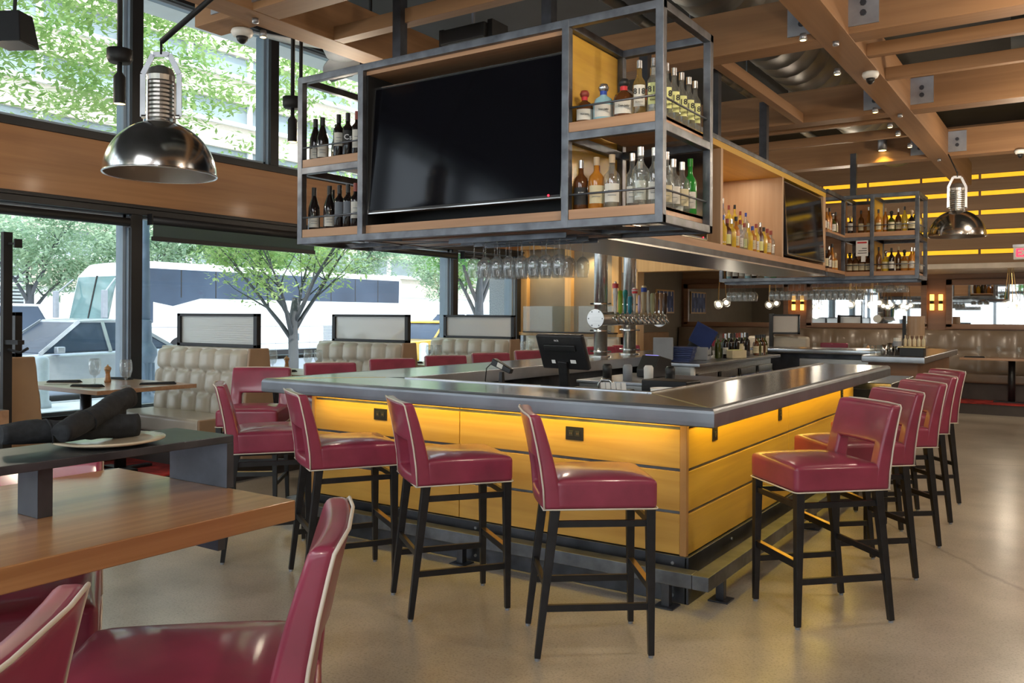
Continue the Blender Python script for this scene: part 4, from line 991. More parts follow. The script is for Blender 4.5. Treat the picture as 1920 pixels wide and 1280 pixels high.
# far rack bottles
Gf = 'whiskey bottles on the far rack'
def far(x, y, z, i, j, row):
    k = ['liquor', 'squat', 'flare', 'liquor', 'flask', 'tall'][(i * 2 + j) % 6]
    g = [amberbottle, winebottle, brownbottle, amberbottle, brownbottle, goldbottle, olivebottle][(i * 3 + j) % 7]
    bottle((x, y, z), k, g, [creamlabel, labelm, creamlabel][(i + j) % 3], [cap_black, cap_cork, cap_black, cap_silver][(i + j) % 4], 'whiskey bottle, %s from the left %s' % (ORD[i], row), Gf, (.03, .11), sc=1.0, n=10).scale = (.82, .82, 1.05) if k != 'squat' else (.66, .66, 1.15)
for i, x in enumerate((-2.38, -2.255, -2.165)): far(x, FB + .08, 2.56, i, 1, 'on the upper narrow shelf of the far rack')
for i, x in enumerate((-2.385, -2.315, -2.245, -2.17)): bottle((x, FB + .08, 2.085), 'squat', brownbottle, creamlabel, cap_black, 'squat dark whiskey bottle, %s of the four below the notice' % ORD[i], 'four matching squat whiskey bottles', (.015, .08), n=10).scale = (.76, .76, 1.25)
for i in range(6): far(-2.055 + i * .073, FB + .08 + .03 * (i % 2), 2.56, i, 0, 'on the upper right shelf of the far rack')
for i in range(6): far(-2.05 + i * .072, FB + .08 + .03 * (i % 2), 2.085, i, 2, 'on the lower right shelf of the far rack')
for i in range(4): far(-1.67, FB + .17 + i * .12, 2.56 if i % 2 else 2.085, i, 3, 'along the right side of the far rack')
for i in range(5): far(-2.50, 10.24 + i * .15, 2.531, i, 4, 'on the upper side shelf between screen and far rack')
for i in range(5): far(-2.50, 10.22 + i * .15, 2.091, i, 5, 'on the lower side shelf between screen and far rack')
for i in range(8):
    bottle((-3.93 + i * .085, FB + .1, 2.035), ['tall', 'liquor'][i % 2], [bluebottle, winebottle, bottleglass, MATS['pale_blue_bottle'], winebottle, bottleglass, bluebottle, greenbottle][i], labelm, cap_silver, 'bottle on the hidden left end of the far rack, %s from the left' % ORD[i], 'bottles at the left end of the far rack', (.03, .1), n=10)

# ---------------------------------------------------------------- hanging glasses
def wineglass(name, label, cat, group, H=.222, R=.041, hang=True):
    t = thing(name, label, cat, (0, 0, 0), group=group)
    bowl = [(.004, H * .42), (R * .5, H * .455), (R * .88, H * .54), (R, H * .66), (R * .93, H * .82), (R * .80, H * .97), (R * .79, H)]
    inner = [(r - .0012, z) for r, z in reversed(bowl[1:])] + [(.002, H * .47)]
    MB().lathe(bowl + inner, 18, cap0=False, cap1=False).build('bowl', clear, t, smooth=True)
    MB().lathe([(.0034, H * .02), (.003, H * .2), (.0034, H * .44)], 8).build('stem', clear, t, smooth=True)
    MB().lathe([(R * .88, 0), (R * .86, .0015), (.006, .006), (.0034, .012)], 18).build('base', clear, t, smooth=True)
    return t
g0 = wineglass('hanging_wine_glass', 'wine glass hanging under the front rack, first of the near row', 'wine glass', 'wine glasses hanging under the front rack')
g0.rotation_euler = (PI, 0, 0)
Gg = 'wine glasses hanging under the front rack'
cnt = 0
for j, y in enumerate((4.26, 4.40, 4.54)):
    rack = MB().box(-3.35, -2.45, y - .05, y - .04, 1.972, 1.984).box(-3.35, -2.45, y + .04, y + .05, 1.972, 1.984)
    for i in range(8):
        loc = (-2.525 - i * .088 - (.03 if j == 1 else 0), y, 1.978)
        lab = 'wine glass hanging under the front rack, %s from the right in the %s row' % (ORD[i], ['near', 'middle', 'rear'][j])
        if cnt == 0: g0.location = loc; g0['label'] = lab
        else: dup(g0, loc, None, lab, Gg)
        cnt += 1
for y in (4.21, 4.335, 4.475, 4.595):
    MB().box(-3.3, -2.45, y - .006, y + .006, 1.970, 1.976).box(-3.3, -2.45, y - .002, y + .002, 1.976, 2.0).build('glass_channel', steel, rackA)
Gg2 = 'wine glasses hanging under the far rack'
for j in range(2):
    for i in range(16):
        dup(g0, (-3.36 + i * .073, FB + .12 + j * .2, 1.965), None, 'wine glass hanging under the far rack, %s from the left in the %s row' % (ORD[i], ['near', 'rear'][j]), Gg2)
for j in range(2):
    for i in range(5):
        dup(g0, (-3.94 + i * .075, FB + .14 + j * .14, 1.955), None, 'wine glass hanging at the left end of the far rack, %s in the %s row' % (ORD[i], ['near', 'rear'][j]), 'wine glasses hanging at the left end of the far rack')
t0 = None
for i in range(6):
    lab = 'rounded hanging tumbler under the right end of the far rack, %s from the left' % ORD[i]
    loc = (-2.06 + (i % 3) * .13, FB + .12 + (i // 3) * .15, 1.965)
    if t0 is None:
        t0 = thing('hanging_goblet', lab, 'goblet', loc, group='goblets hanging under the far rack'); t0.rotation_euler = (PI, 0, 0)
        MB().lathe([(.003, .04), (.045, .05), (.062, .09), (.06, .12), (.05, .135), (.048, .135), (.058, .12), (.06, .09), (.04, .055), (.002, .045)], 16, cap0=False, cap1=False).build('bowl', clear, t0, smooth=True)
        MB().lathe([(.035, 0), (.006, .006), (.004, .042)], 14).build('stem', clear, t0, smooth=True)
    else: dup(t0, loc, None, lab)

# ================================================================ beer tap tower
t = thing('beer_tap_tower', 'stainless beer tower: twin floor to ceiling pipes with a horizontal tap cylinder', 'beer tower', (0, 0, 0))
TX = -4.45
for y in (8.42, 9.15):
    MB().lathe([(.075, 1.078), (.075, 3.5)], 28, c=(TX, y, 0)).build('pipe', stainless, t, smooth=True)
    MB().lathe([(.12, 1.071), (.12, 1.085), (.078, 1.09)], 24, c=(TX, y, 0)).build('base_flange', chrome, t)
    for z in (1.13, 1.36, 1.66):
        MB().lathe([(.078, -.012), (.082, -.008), (.082, .008), (.078, .012)], 24, c=(TX, y, z)).build('clamp', chrome, t)
        MB().tube([(TX - .13, y, z), (TX + .13, y, z)], .009, 8).build('clamp_bolt', chrome, t)
MB().tube([(TX + .09, 8.20, 1.495), (TX + .09, 9.86, 1.495)], .075, 24).build('cylinder', stainless, t, smooth=True)
for y in (8.19, 9.87):
    d = MB().tube([(TX + .06, y - .008, 1.495), (TX + .06, y + .008, 1.495)], .105, 32).build('end_disc', stainless, t, bevel=.003)
    for k in range(6):
        a = k * PI / 3; MB().tube([(TX + .06 + .085 * math.cos(a), y - .013, 1.495 + .085 * math.sin(a)), (TX + .06 + .085 * math.cos(a), y - .008, 1.495 + .085 * math.sin(a))], .006, 8).build('bolt', darksteel, d)
hc = [('white_handle', (.7, .7, .68), 'tapered', .36), ('green_handle', (.30, .50, .04), 'block', .26), ('teal_handle', (.02, .25, .27), 'hook', .27), ('blue_handle', (.02, .22, .34), 'block', .2), ('chrome_handle', (.6, .6, .6), 'disc', .30),
      ('purple_handle', (.5, .42, .6), 'slim', .22), ('tan_handle', (.42, .35, .22), 'big', .33), ('silver_handle', (.5, .52, .5), 'slim', .28), ('cream_green_handle', (.55, .56, .32), 'block', .25), ('wood_handle', (.25, .12, .05), 'hook', .26), ('pale_wood_handle', (.33, .2, .12), 'hook', .26), ('dark_handle', (.05, .025, .015), 'block', .26)]
for i, (nm, col, sh, H) in enumerate(hc):
    y = 8.38 + i * .122; x = TX + .20; z = 1.50
    f = MB().tube([(TX + .15, y, z), (x + .01, y, z)], .014, 10).tube([(x, y, z + .02), (x + .01, y, z - .005), (x + .05, y, z - .06)], [.014, .018, .011], 10).tube([(x, y, z), (x, y, z + .055)], .010, 8)
    fo = f.build('faucet', chrome, t, smooth=True)
    m = mat(nm, col, .35, var=.1); zb = z + .05
    pr = {'tapered': [(.010, 0), (.018, .03), (.024, H * .6), (.03, H * .62), (.026, H * .7), (.012, H * .98)], 'block': [(.012, 0), (.024, .03), (.026, H * .95), (.015, H)], 'hook': [(.011, 0), (.018, .06), (.016, H * .6), (.03, H * .85), (.026, H * .96), (.01, H)],
          'disc': [(.010, 0), (.016, .05), (.012, H * .6), (.03, H * .8), (.036, H * .9), (.02, H)], 'slim': [(.010, 0), (.018, .05), (.015, H * .9), (.008, H)], 'big': [(.012, 0), (.022, .05), (.034, H * .7), (.032, H * .75), (.033, H * .97), (.02, H)]}[sh]
    MB().lathe(pr, 14, c=(x, y, zb)).build('tap_handle', m, fo, smooth=True)
    if i in (0, 4, 6): MB().lathe([(.034, 0), (.034, .05)], 14, c=(x, y, zb + H * .78)).build('badge', [lightred, 0, 0, 0, lightred, 0, cap_blue][i], fo)

# ================================================================ inside the bar
t = thing('underbar_shelf', 'stainless work shelf just inside the front bar top', 'shelf', (0, 0, 0))
MB().box(-3.95, -2.15, 4.64, 5.25, .93, .955).build('shelf_plate', stainless, t, bevel=.003); MB().box(-3.9, -2.2, 4.66, 5.2, .0, .93).build('cabinet', darksteel, t)
# point of sale terminal seen from behind
t = thing('cash_register_screen', 'black point of sale screen seen from the back on the bar', 'monitor', (-2.90, 4.95, .956), -.12)
MB().box(-.20, .20, -.12, .13, .0, .028).build('base', black, t, bevel=.006)
MB().bar((-.02, 0.06, .028), (-.0, .0, .26), .075, .03).build('neck', black, t, bevel=.006)
sc_ = MB().box(-.195, .195, -.02, .02, -.125, .125).build('screen_housing', black, t, bevel=.012); sc_.location = (0, .0, .325); sc_.rotation_euler = (.38, 0, 0)
q = MB().box(-.13, .13, -.034, -.02, .015, .06).build('back_ridge', black, sc_, bevel=.006); MB().box(.06, .105, -.0215, -.02, -.075, -.05).build('sticker', white, sc_); MB().box(-.10, -.07, -.0215, -.02, -.08, -.055).build('sticker', white, sc_)
lettering('NCR', .018, inkw, sc_, (-.02, -.0215, .088), (PI / 2, 0, 0))
t = thing('terminal_tray', 'long black tray under the point of sale screen', 'tray', (-3.02, 4.83, .956), 0)
MB().box(-.52, .42, -.13, -.085, 0, .05).build('front_lip', black, t, bevel=.005); MB().box(-.52, -.16, -.085, .12, 0, .045).build('body', black, t, bevel=.005)
t = thing('barcode_scanner', 'black hand scanner on a small stand left of the screen', 'scanner', (-3.34, 4.86, 1.0015))
MB().lathe([(.05, 0), (.05, .01), (.02, .02)], 18).build('foot', black, t, smooth=True); MB().bar((0, 0, .015), (.0, 0, .13), .035, .04, .025, .03).build('stand', black, t, bevel=.004)
h_ = MB().bar((-.07, 0, .20), (.09, -.01, .135), .05, .05, .035, .035).build('head', black, t, bevel=.006); MB().bar((-.02, -.027, .183), (.025, -.029, .165), .002, .032).build('sticker', labelm, h_)
MB().tube([(-.07, 0, .2), (-.13, 0, .15), (-.14, 0, .06), (-.12, 0, .0)], .004, 6).build('cable', black, t, smooth=True)
t = thing('card_reader', 'black card reader in front of the screen', 'card reader', (-2.62, 4.84, .956), .2)
MB().box(-.09, .09, -.05, .05, 0, .055).build('body', black, t, bevel=.012); MB().box(-.02, .03, -.051, -.05, .025, .032).build('mark', labelm, t)
t = thing('receipt_tray', 'small tray of folded white receipts beside the screen', 'receipts', (-2.56, 5.10, .956), .3)
MB().box(-.12, .12, -.08, .08, 0, .05).build('tray', grey, t, bevel=.004)
for k in range(5): MB().bar((-.09 + k * .035, -.05, .05), (-.11 + k * .035, .02, .12), .03, .002).build('receipt', white, t)
t = thing('payment_terminal', 'black payment terminal with purple lit screen inside the bar', 'card reader', (-3.32, 7.35, .96), -.2)
MB().prism([(-.14, 0), (.14, 0), (.14, .16), (-.05, .20), (-.14, .07)], 'X', -.1, .1).build('body', black, t, bevel=.008); q = MB().box(-.07, .07, -.045, .045, 0, .004).build('display', mat('purple_display', (.2, .18, .5), .3, emit=(.35, .32, 1), es=.8), t); q.location = (0, -.0, .19); q.rotation_euler = (-.22, 0, 0)
# steel middle station holding it
t = thing('ice_well', 'stainless ice well station in the middle of the bar', 'bar station', (0, 0, 0))
MB().box(-3.7, -2.6, 6.6, 7.7, 0, .93).build('body', stainless, t, bevel=.004); MB().box(-3.72, -2.58, 6.58, 7.72, .93, .958).build('rim', zincedge, t, bevel=.004)
for k in range(4): MB().lathe([(.04, 0), (.042, .12), (.03, .14)], 12, c=(-3.5 + k * .2, 6.75, .958)).build('liquor_can', [black, grey, white, black][k], t, smooth=True)
for k, (x, y, w_, h_, rz) in enumerate(((-3.15, 5.95, .5, .05, .1), (-2.7, 6.3, .4, .12, -.1))):
    t = thing('speed_rail_lid', 'black folded mat inside the bar, %s one' % ['lower', 'upper'][k], 'mat', (x, y, .90), rz)
    MB().box(-w_ / 2, w_ / 2, -.12, .12, 0, h_).build('body', black, t, bevel=.01)
t = thing('bar_station', 'black drawer station between the front shelf and the ice well', 'cabinet', (0, 0, 0)); MB().box(-3.6, -2.4, 5.7, 6.5, 0, .90).build('body', darksteel, t, bevel=.004)
t = thing('napkin_bin', 'white round bowl near the inner bar corner', 'bowl', (-2.25, 5.14, .956)); MB().lathe([(.075, 0), (.09, .10), (.086, .10), (.07, .01), (.001, .008)], 26).build('bowl', white, t, smooth=True)
t = thing('sink_faucet', 'curved chrome tap at the hand sink inside the bar', 'tap', (-2.74, 5.17, .956))
MB().tube([(0, 0, 0), (0, 0, .10), (.02, 0, .13), (.08, 0, .13), (.11, 0, .10)], .013, 10).build('spout', chrome, t, smooth=True); MB().box(-.03, .03, -.03, .03, 0, .02).build('base', chrome, t)
t = thing('ice_scoop_box', 'stainless box with curved handle near the inner corner', 'box', (-2.36, 4.92, .956), .2); MB().box(-.09, .09, -.07, .07, 0, .07).build('body', black, t, bevel=.006); MB().tube([(-.09, -.09, .0), (-.06, -.09, .05), (.06, -.09, .05), (.09, -.09, .0)], .008, 8).build('handle', chrome, t, smooth=True)
# refrigerated back bar
t = thing('back_bar_fridge', 'stainless back bar refrigerator with glass doors showing glassware', 'refrigerator', (0, 0, 0))
MB().box(-3.96, -3.4, 8.62, 11.5, .0, .05).box(-3.96, -3.48, 8.64, 11.48, .05, .985).build('body', stainless, t)
MB().box(-3.98, -3.36, 8.60, 11.52, .985, 1.02).build('worktop', zincedge, t, bevel=.004)
MB().box(-3.48, -3.44, 8.64, 8.68, .05, .985).build('corner_post', white, t)
for i, y in enumerate((8.72, 9.40, 10.08, 10.76)):
    d = MB().box(-3.46, -3.43, y, y + .05, .08, .9).box(-3.46, -3.43, y + .61, y + .66, .08, .9).box(-3.46, -3.43, y, y + .66, .82, .9).box(-3.46, -3.43, y, y + .66, .08, .14).build('door', stainless, t, bevel=.003)
    MB().box(-3.45, -3.445, y + .05, y + .61, .14, .82).build('door_glass', mat('fridge_glass', (.20, .22, .30), .08, var=.6, scale=(3, 9, 6), coat=.5) if i == 0 else MATS['fridge_glass'], d)
    MB().tube([(-3.41, y + .62, .3), (-3.41, y + .62, .75)], .01, 8).build('handle', chrome, d, smooth=True)
Gw = 'wine bottles on the back bar fridge'
for i in range(11):
    bottle((-3.64 + .06 * (i % 2), 9.90 + i * .10, 1.021), 'bordeaux', [greenbottle, winebottle, olivebottle, winebottle][i % 4] if i % 4 else olivebottle, [None, labelm, None][i % 3], [cap_black, cap_silver, cap_red][i % 3], 'upright wine bottle in the cluster on the back bar, %s from the viewer' % ORD[i], Gw, (.05, .13), n=12)
for i in range(5):
    bottle((-3.54, 11.04 + i * .09, 1.021), 'liquor', [brownbottle, olivebottle, winebottle][i % 3], [creamlabel, None][i % 2], cap_black, 'short bottle at the right of the back bar bottles, %s from the viewer' % ORD[i], Gw, (.03, .12), n=12)
G = 'stacked blue menus'
for i in range(8): 
    t = tag(MB().box(-.13, .13, -.17, .17, 0, .018).build('menu_book', bluemenu, bevel=.003, loc=(-3.76 + .006 * i, 9.02 + .01 * (i % 3), 1.021 + i * .0205), rz=.25), 'blue menu cover in the stack on the back bar, %s from the bottom' % ORD[i], 'menu', G)
t = thing('receipt_printer', 'black receipt printer with raised purple lid on the back bar', 'printer', (-3.70, 9.42, 1.021), .2)
MB().box(-.13, .13, -.14, .14, 0, .15).build('body', grey, t, bevel=.01); q = MB().box(-.12, .14, -.01, .01, 0, .26).build('lid', bluemenu, t, bevel=.004); q.location = (0, -.05, .17); q.rotation_euler = (.25, .5, 0)
MB().box(-.131, -.13, -.1, .1, .05, .06).box(.13, .131, -.1, .1, .05, .065).build('slot', black, t)
t = thing('laptop_screen_back', 'slim dark screen turned away beside the menu stack', 'monitor', (-3.84, 8.74, 1.021), .5); MB().box(-.11, .11, -.008, .008, .02, .27).build('panel', grey, t, bevel=.01); MB().box(-.07, .07, -.06, .06, 0, .02).build('foot', grey, t)
t = thing('caddy', 'cream plastic caddy with yellow lid in front of the wine bottles', 'caddy', (-3.46, 10.05, 1.021), 1.2); MB().box(-.13, .13, -.05, .05, 0, .10).build('box', mat('cream_plastic', (.55, .48, .32), .4), t, bevel=.012); MB().box(-.12, .05, -.045, .045, .10, .106).build('lid', yellowlabel, t); MB().lathe([(.03, .1), (.025, .17), (.03, .175)], 10, c=(.09, 0, 0)).build('spout', MATS['cream_plastic'], t)
t = thing('cloth_bundle', 'black fluffy cloth bundle behind the printer', 'cloth', (-3.80, 9.72, 1.021)); 
vs = MB().lathe([(.10, 0), (.14, .05), (.15, .16), (.12, .23), (.05, .26), (.001, .265)], 18); vs.v = [(x + .02 * math.sin(31 * y + 17 * z), y + .02 * math.cos(29 * x + 23 * z), z) for x, y, z in vs.v]; vs.build('cloth', napkin, t, smooth=True)

# far counters
t = thing('far_bar_counter', 'far end bar counter with bright zinc edge', 'bar counter', (0, 0, 0))
MB().box(-3.98, -2.25, 12.5, 13.3, 1.0, 1.07).build('top', zinc, t, bevel=.012); MB().box(-3.9, -2.3, 12.7, 13.2, 0, 1.0).build('body', darksteel, t)
MB().box(-3.36, -2.25, 12.45, 12.62, .80, .93).build('glass_washer', stainless, t)
t = thing('service_counter', 'wooden service counter with zinc top at the far right end of the bar', 'service counter', (0, 0, 0))
MB().box(-2.2, -1.5, 10.85, 14.0, .985, 1.068).build('top', zincedge, t, bevel=.012)
MB().box(-2.15, -1.60, 11.0, 13.9, 0, .985).build('body', trimwood, t, bevel=.003)
t = thing('low_station', 'low zinc topped drop station behind the second red stool', 'counter', (0, 0, 0))
MB().box(-2.2, -1.48, 8.66, 9.9, .83, .90).build('top', zinc, t, bevel=.008); MB().box(-2.1, -1.6, 8.7, 9.8, 0, .83).build('body', darksteel, t)
def tumbler(x, y, z, label, m=clear, r=.035, h=.12, group=None, nm='glass'):
    t = thing(nm, label, 'glass', (x, y, z), group=group)
    MB().lathe([(r * .85, 0), (r, h), (r - .003, h), (r * .8, .006), (.001, .006)], 16).build('body', m, t, smooth=True); return t
for i in range(4): tumbler(-2.1 + i * .06, 11.0 + (i % 2) * .09, 1.068, 'mixing glass on the service counter, %s from the left' % ORD[i], group='glasses on the service counter')
for i in range(3):
    t = thing('shaker_tin', 'steel shaker tin on the service counter, %s from the left' % ORD[i], 'shaker', (-1.96 + i * .055, 11.0 + .08 * i, 1.068), group='shaker tins')
    MB().lathe([(.032, 0), (.043, .13 + .02 * i), (.04, .13 + .02 * i), (.03, .01), (.001, .01)], 18).build('cup', chrome, t, smooth=True)
t = thing('garnish_box', 'black garnish box with small pale bottles standing on it', 'box', (-1.67, 11.05, 1.068)); MB().box(-.12, .14, -.1, .1, 0, .10).build('body', black, t, bevel=.004); MB().box(-.14, .16, -.12, .12, .10, .112).build('lid', brass, t)
for i in range(5):
    bottle((-1.75 + i * .05, 11.09, 1.181), 'liquor', MATS['cream_plastic'], None, cap_cork, 'small cork topped bottle on the garnish box, %s from the left' % ORD[i], 'small bottles on the garnish box', sc=.5, n=10)
t = thing('napkin_holder', 'tin holder filled with paper napkins on the garnish box', 'holder', (-1.83, 11.05, 1.181)); MB().lathe([(.045, 0), (.05, .06)], 18).build('tin', grey, t); MB().lathe([(.043, .05), (.043, .10)], 10).build('paper', labelm, t)
t = thing('drum_lamp', 'brown leather drum standing beside a slim black post', 'drum', (-2.12, 14.4, 1.24)); MB().lathe([(.125, 0), (.125, .31)], 28).build('drum', tanl, t, smooth=False)
MB().lathe([(.10, -1.24), (.10, 0)], 20).build('pedestal', trimwood, t); MB().box(-.19, -.14, -.03, .03, -1.24, .32).build('post', black, t)

# ================================================================ booths at the window
def tufted(w, z0, z1, ch, rows, rnd_top=.04, th=.13):
    # front face in the plane y=0 facing -y, bulging; local x 0..w
    nx, nz = ch * 12, rows * 10
    vs = []; fs = []
    H = z1 - z0
    for j in range(nz + 1):
        for i in range(nx + 1):
            x = w * i / nx; z = z0 + H * j / nz
            r = min(rows - 1, int((z - z0) / H * rows)); fz = (z - z0) / H * rows - r
            off = .5 * ((rows - 1 - r) % 2)
            a = ((x / w * ch + off) % 1) * 2 - 1
            bb = fz * 2 - 1
            d = .062 * (1 - abs(a) ** 2.2) ** .55 * (1 - .6 * abs(bb) ** 5)
            pinch = max(0, 1 - math.hypot((1 - abs(a)) * .5, (1 - abs(bb)) * 1.0) * 3.2); d -= .02 * pinch
            edge = min(x, w - x) / .04
            if edge < 1: d = d * edge - .03 * (1 - edge)
            top = (z1 - z) / rnd_top
            y = -d + .10 * (1 - 0) * (z - z0) / H * .55
            if top < 1: y += .035 * (1 - top) ** 2
            vs.append((x, y, z))
    for j in range(nz):
        for i in range(nx):
            q = j * (nx + 1) + i; fs.append((q, q + 1, q + nx + 2, q + nx + 1))
    return vs, fs, nx, nz
def booth(y, label, slab, x0=-7.62, x1=-6.25):
    W = x1 - x0; t = thing('booth', label, 'booth', (x0, y, .178), group='cream leather booths by the windows')
    z1 = 1.02
    for s in (-1, 1):
        vs, fs, nx, nz = tufted(W - .04, .40, z1, 6, 3)
        b = MB().add(vs, fs)
        M = Matrix.Translation((0, -.16, 0)) if s < 0 else Matrix.Translation((W - .04, .16, 0)) @ Matrix.Rotation(PI, 4, 'Z')
        b.xf(M); b.build('tufted_back', cream, t, smooth=True)
        yb = -.62 if s < 0 else .12
        MB().box(0, W - .05, -.62 if s < 0 else .10, -.10 if s < 0 else .62, .28, .43).build('seat_cushion', cream, t, bevel=.03, seg=3)
        MB().box(.0, W - .02, -.58 if s < 0 else .10, -.10 if s < 0 else .58, .0, .28).build('seat_base', riser, t)
        ap = MB().box(W - .05, W - .02, -.63 if s < 0 else .1, -.12 if s < 0 else .63, .27, .43).build('seat_end', tanl, t, bevel=.01)
    MB().prism([(-.15, 0), (.15, 0), (.15, .42), (.085, z1 + .01), (-.085, z1 + .01), (-.15, .42)], 'X', 0, W - .01).build('back_core', cream, t, bevel=.01)
    MB().prism([(-.20, 0), (.20, 0), (.17, .5), (.11, z1 + .012), (-.11, z1 + .012), (-.17, .5)], 'X', W - .035, W + .0).build('end_panel', tanl, t, bevel=.012)
    p = thing('booth_screen', 'framed ribbed glass screen on ' + slab, 'screen', (x0, y, .178 + z1 + .012), group='ribbed glass screens on the booths')
    a, b_, h = .16, W - .015, .318
    f = MB().box(a, a + .05, -.025, .025, 0, h).box(b_ - .05, b_, -.025, .025, -.1 + .1, h).box(a, b_, -.025, .025, h - .028, h).box(a, b_, -.025, .025, 0, .03)
    f.build('frame', mullion_in, p, bevel=.003)
    MB().box(a + .05, b_ - .05, -.004, .004, .03, h - .028).build('ribbed_glass', ribbed, p)
    rb = MB()
    for k in range(12): rb.box(a + .05, b_ - .05, -.006, -.004, .045 + k * .021, .051 + k * .021)
    rb.build('ribs', ribbed, p)
    return t
for y, lab, sl in ((3.06, 'cream booth cut by the left picture edge, brown end panel showing', 'the booth at the left picture edge'), (5.18, 'cream tufted booth behind the laid window table', 'the booth behind the laid window table'),
               (7.28, 'cream tufted booth in the middle, behind the first stools across the bar', 'the middle booth right of the young tree'), (9.42, 'cream tufted booth nearest the granite column', 'the booth nearest the granite column'), (.95, 'cream booth outside the left edge of the view', 'the booth outside the view')):
    booth(y, lab, sl)
# booth against the end wall
t = thing('booth', 'cream tufted banquette along the panelled end wall', 'booth', (-7.6, 11.72, .178))
vs, fs, nx, nz = tufted(1.7, .40, 1.02, 6, 3); MB().add(vs, fs).build('tufted_back', cream, t, smooth=True); MB().box(0, 1.7, .04, .1, 0, 1.02).build('back_core', cream, t); MB().box(0, 1.7, -.5, .05, 0, .43).build('seat_cushion', cream, t, bevel=.03)
t = thing('coat_post', 'slim black coat post with hook at the left edge', 'coat stand', (-6.17, 2.93, 0))
MB().box(-.02, .02, -.03, .03, .178, 2.08).build('post', blackmatte, t); MB().bar((0.0, 0, 2.0), (.10, .03, 2.0), .014).box(.09, .11, .0, .05, 1.97, 2.03).build('hook', blackmatte, t); MB().bar((0, 0, 1.32), (.14, .03, 1.32), .05, .03).tube([(.03, 0, 1.27), (.13, .03, 1.25), (.19, .05, 1.28)], .01, 6).build('lower_hook', blackmatte, t)

def goblet(x, y, z, label, group, H=.225, R=.05):
    global gob
    if gob is None:
        gob = thing('water_goblet', label, 'goblet', (x, y, z), group=group)
        MB().lathe([(.010, H * .30), (R * .75, H * .40), (R, H * .6), (R * .97, H * .85), (R * .82, H), (R * .80, H), (R * .94, H * .85), (R * .97, H * .6), (R * .7, H * .42), (.003, H * .34)], 20, cap0=False, cap1=False).build('bowl', clear, gob, smooth=True)
        MB().lathe([(.006, .008), (.010, H * .15), (.006, H * .22), (.012, H * .32)], 10).build('stem', clear, gob, smooth=True); MB().lathe([(R * .82, 0), (R * .78, .004), (.006, .010)], 20).build('base', clear, gob, smooth=True)
        return gob
    return dup(gob, (x, y, z), None, label, group, scale=(.8, .8, .8) if y > 14 else None)
gob = None
def mill(x, y, z, label):
    t = thing('pepper_mill', label, 'pepper mill', (x, y, z))
    MB().lathe([(.028, 0), (.03, .01), (.024, .04), (.019, .075), (.021, .095), (.027, .10)], 20).build('body', MATS['table_wood'], t, smooth=True)
    MB().lathe([(.022, .102), (.03, .112), (.03, .13), (.018, .142), (.008, .144), (.01, .152), (.001, .158)], 20).build('cap', mat('mill_wood', (.42, .24, .11), .3, coat=.4) if 'mill_wood' not in MATS else MATS['mill_wood'], t, smooth=True)
def flat_napkin(x, y, z, rz, label):
    t = thing('folded_napkin', label, 'napkin', (x, y, z), rz)
    MB().add([(-.15, -.05, 0), (.15, -.035, 0), (.15, .035, 0), (-.15, .05, 0), (-.14, -.03, .018), (.13, -.02, .024), (.13, .02, .022), (-.14, .03, .014)], [(3, 2, 1, 0), (4, 5, 6, 7), (0, 1, 5, 4), (1, 2, 6, 5), (2, 3, 7, 6), (3, 0, 4, 7)]).build('cloth', napkin, t, bevel=.006)
def cutlery(x, y, z, rz, label):
    t = thing('cutlery', label, 'cutlery', (x, y, z), rz)
    for k, nm in enumerate(('knife', 'fork')): MB().box(-.1, .1, -.02 + k * .03, -.008 + k * .03, 0, .003).build(nm, chrome, t)
def booth_table(x0, x1, y0, y1, z, label, who, full=True):
    t = thing('booth_table', label, 'table', (0, 0, 0), group='wooden tables between the window booths')
    MB().box(x0, x1, y0, y1, z - .035, z).build('tabletop', table_x, t, bevel=.003)
    for x in (x0 + .35, x1 - .42):
        MB().lathe([(.048, .20), (.048, z - .035)], 20, c=(x, (y0 + y1) / 2, 0)).build('pedestal', darksteel, t, smooth=True)
        MB().box(x - .04, x + .04, (y0 + y1) / 2 - .28, (y0 + y1) / 2 + .28, .178, .2).box(x - .2, x + .2, (y0 + y1) / 2 - .04, (y0 + y1) / 2 + .04, .178, .205).build('base', black, t, bevel=.004)
    cx, cy = (x0 + x1) / 2, (y0 + y1) / 2
    if full:
        for k, (nx_, ny_) in enumerate(((-7.50, 4.06), (-6.90, 3.93), (-7.45, 4.55), (-6.66, 4.42))):
            flat_napkin(nx_, ny_, z, [.5, .3, .1, .9][k], 'folded black napkin on the %s, %s' % (who, ['front left', 'front right', 'rear left', 'rear right'][k]))
        cutlery(-7.30, 3.88, z, .5, 'knife and fork on the front left of the %s' % who); cutlery(-6.70, 3.86, z, .2, 'knife and fork on the front right of the %s' % who)
        mill(-7.20, 4.28, z, 'turned wooden pepper mill on the %s' % who)
        goblet(-7.06, 4.08, z, 'stemmed water goblet left of the pepper mill on the %s' % who, None)
        goblet(-6.66, 4.12, z, 'stemmed water goblet right of the pepper mill on the %s' % who, None)
    else:
        mill(x1 - .95, cy + .12, z, 'turned wooden pepper mill on the %s' % who)
        for k, (dx, dy) in enumerate(((-1.0, -.18), (-.9, -.12), (-.72, .22), (-.62, .28))):
            goblet(x1 + dx, cy + dy, z, 'stemmed goblet, %s from the left on the %s' % (ORD[k], who), None)
        flat_napkin(x1 - .75, cy - .1, z, .4, 'folded black napkin on the %s' % who)
booth_table(-7.75, -6.44, 3.74, 4.65, .91, 'laid wooden table between the two nearest booths', 'near window table')
booth_table(-7.7, -6.35, 5.95, 6.65, .91, 'wooden table between the second and third booth, behind the bar corner', 'second window table', False)
booth_table(-7.7, -6.35, 8.05, 8.75, .91, 'wooden table before the booth by the granite column', 'third window table', False)
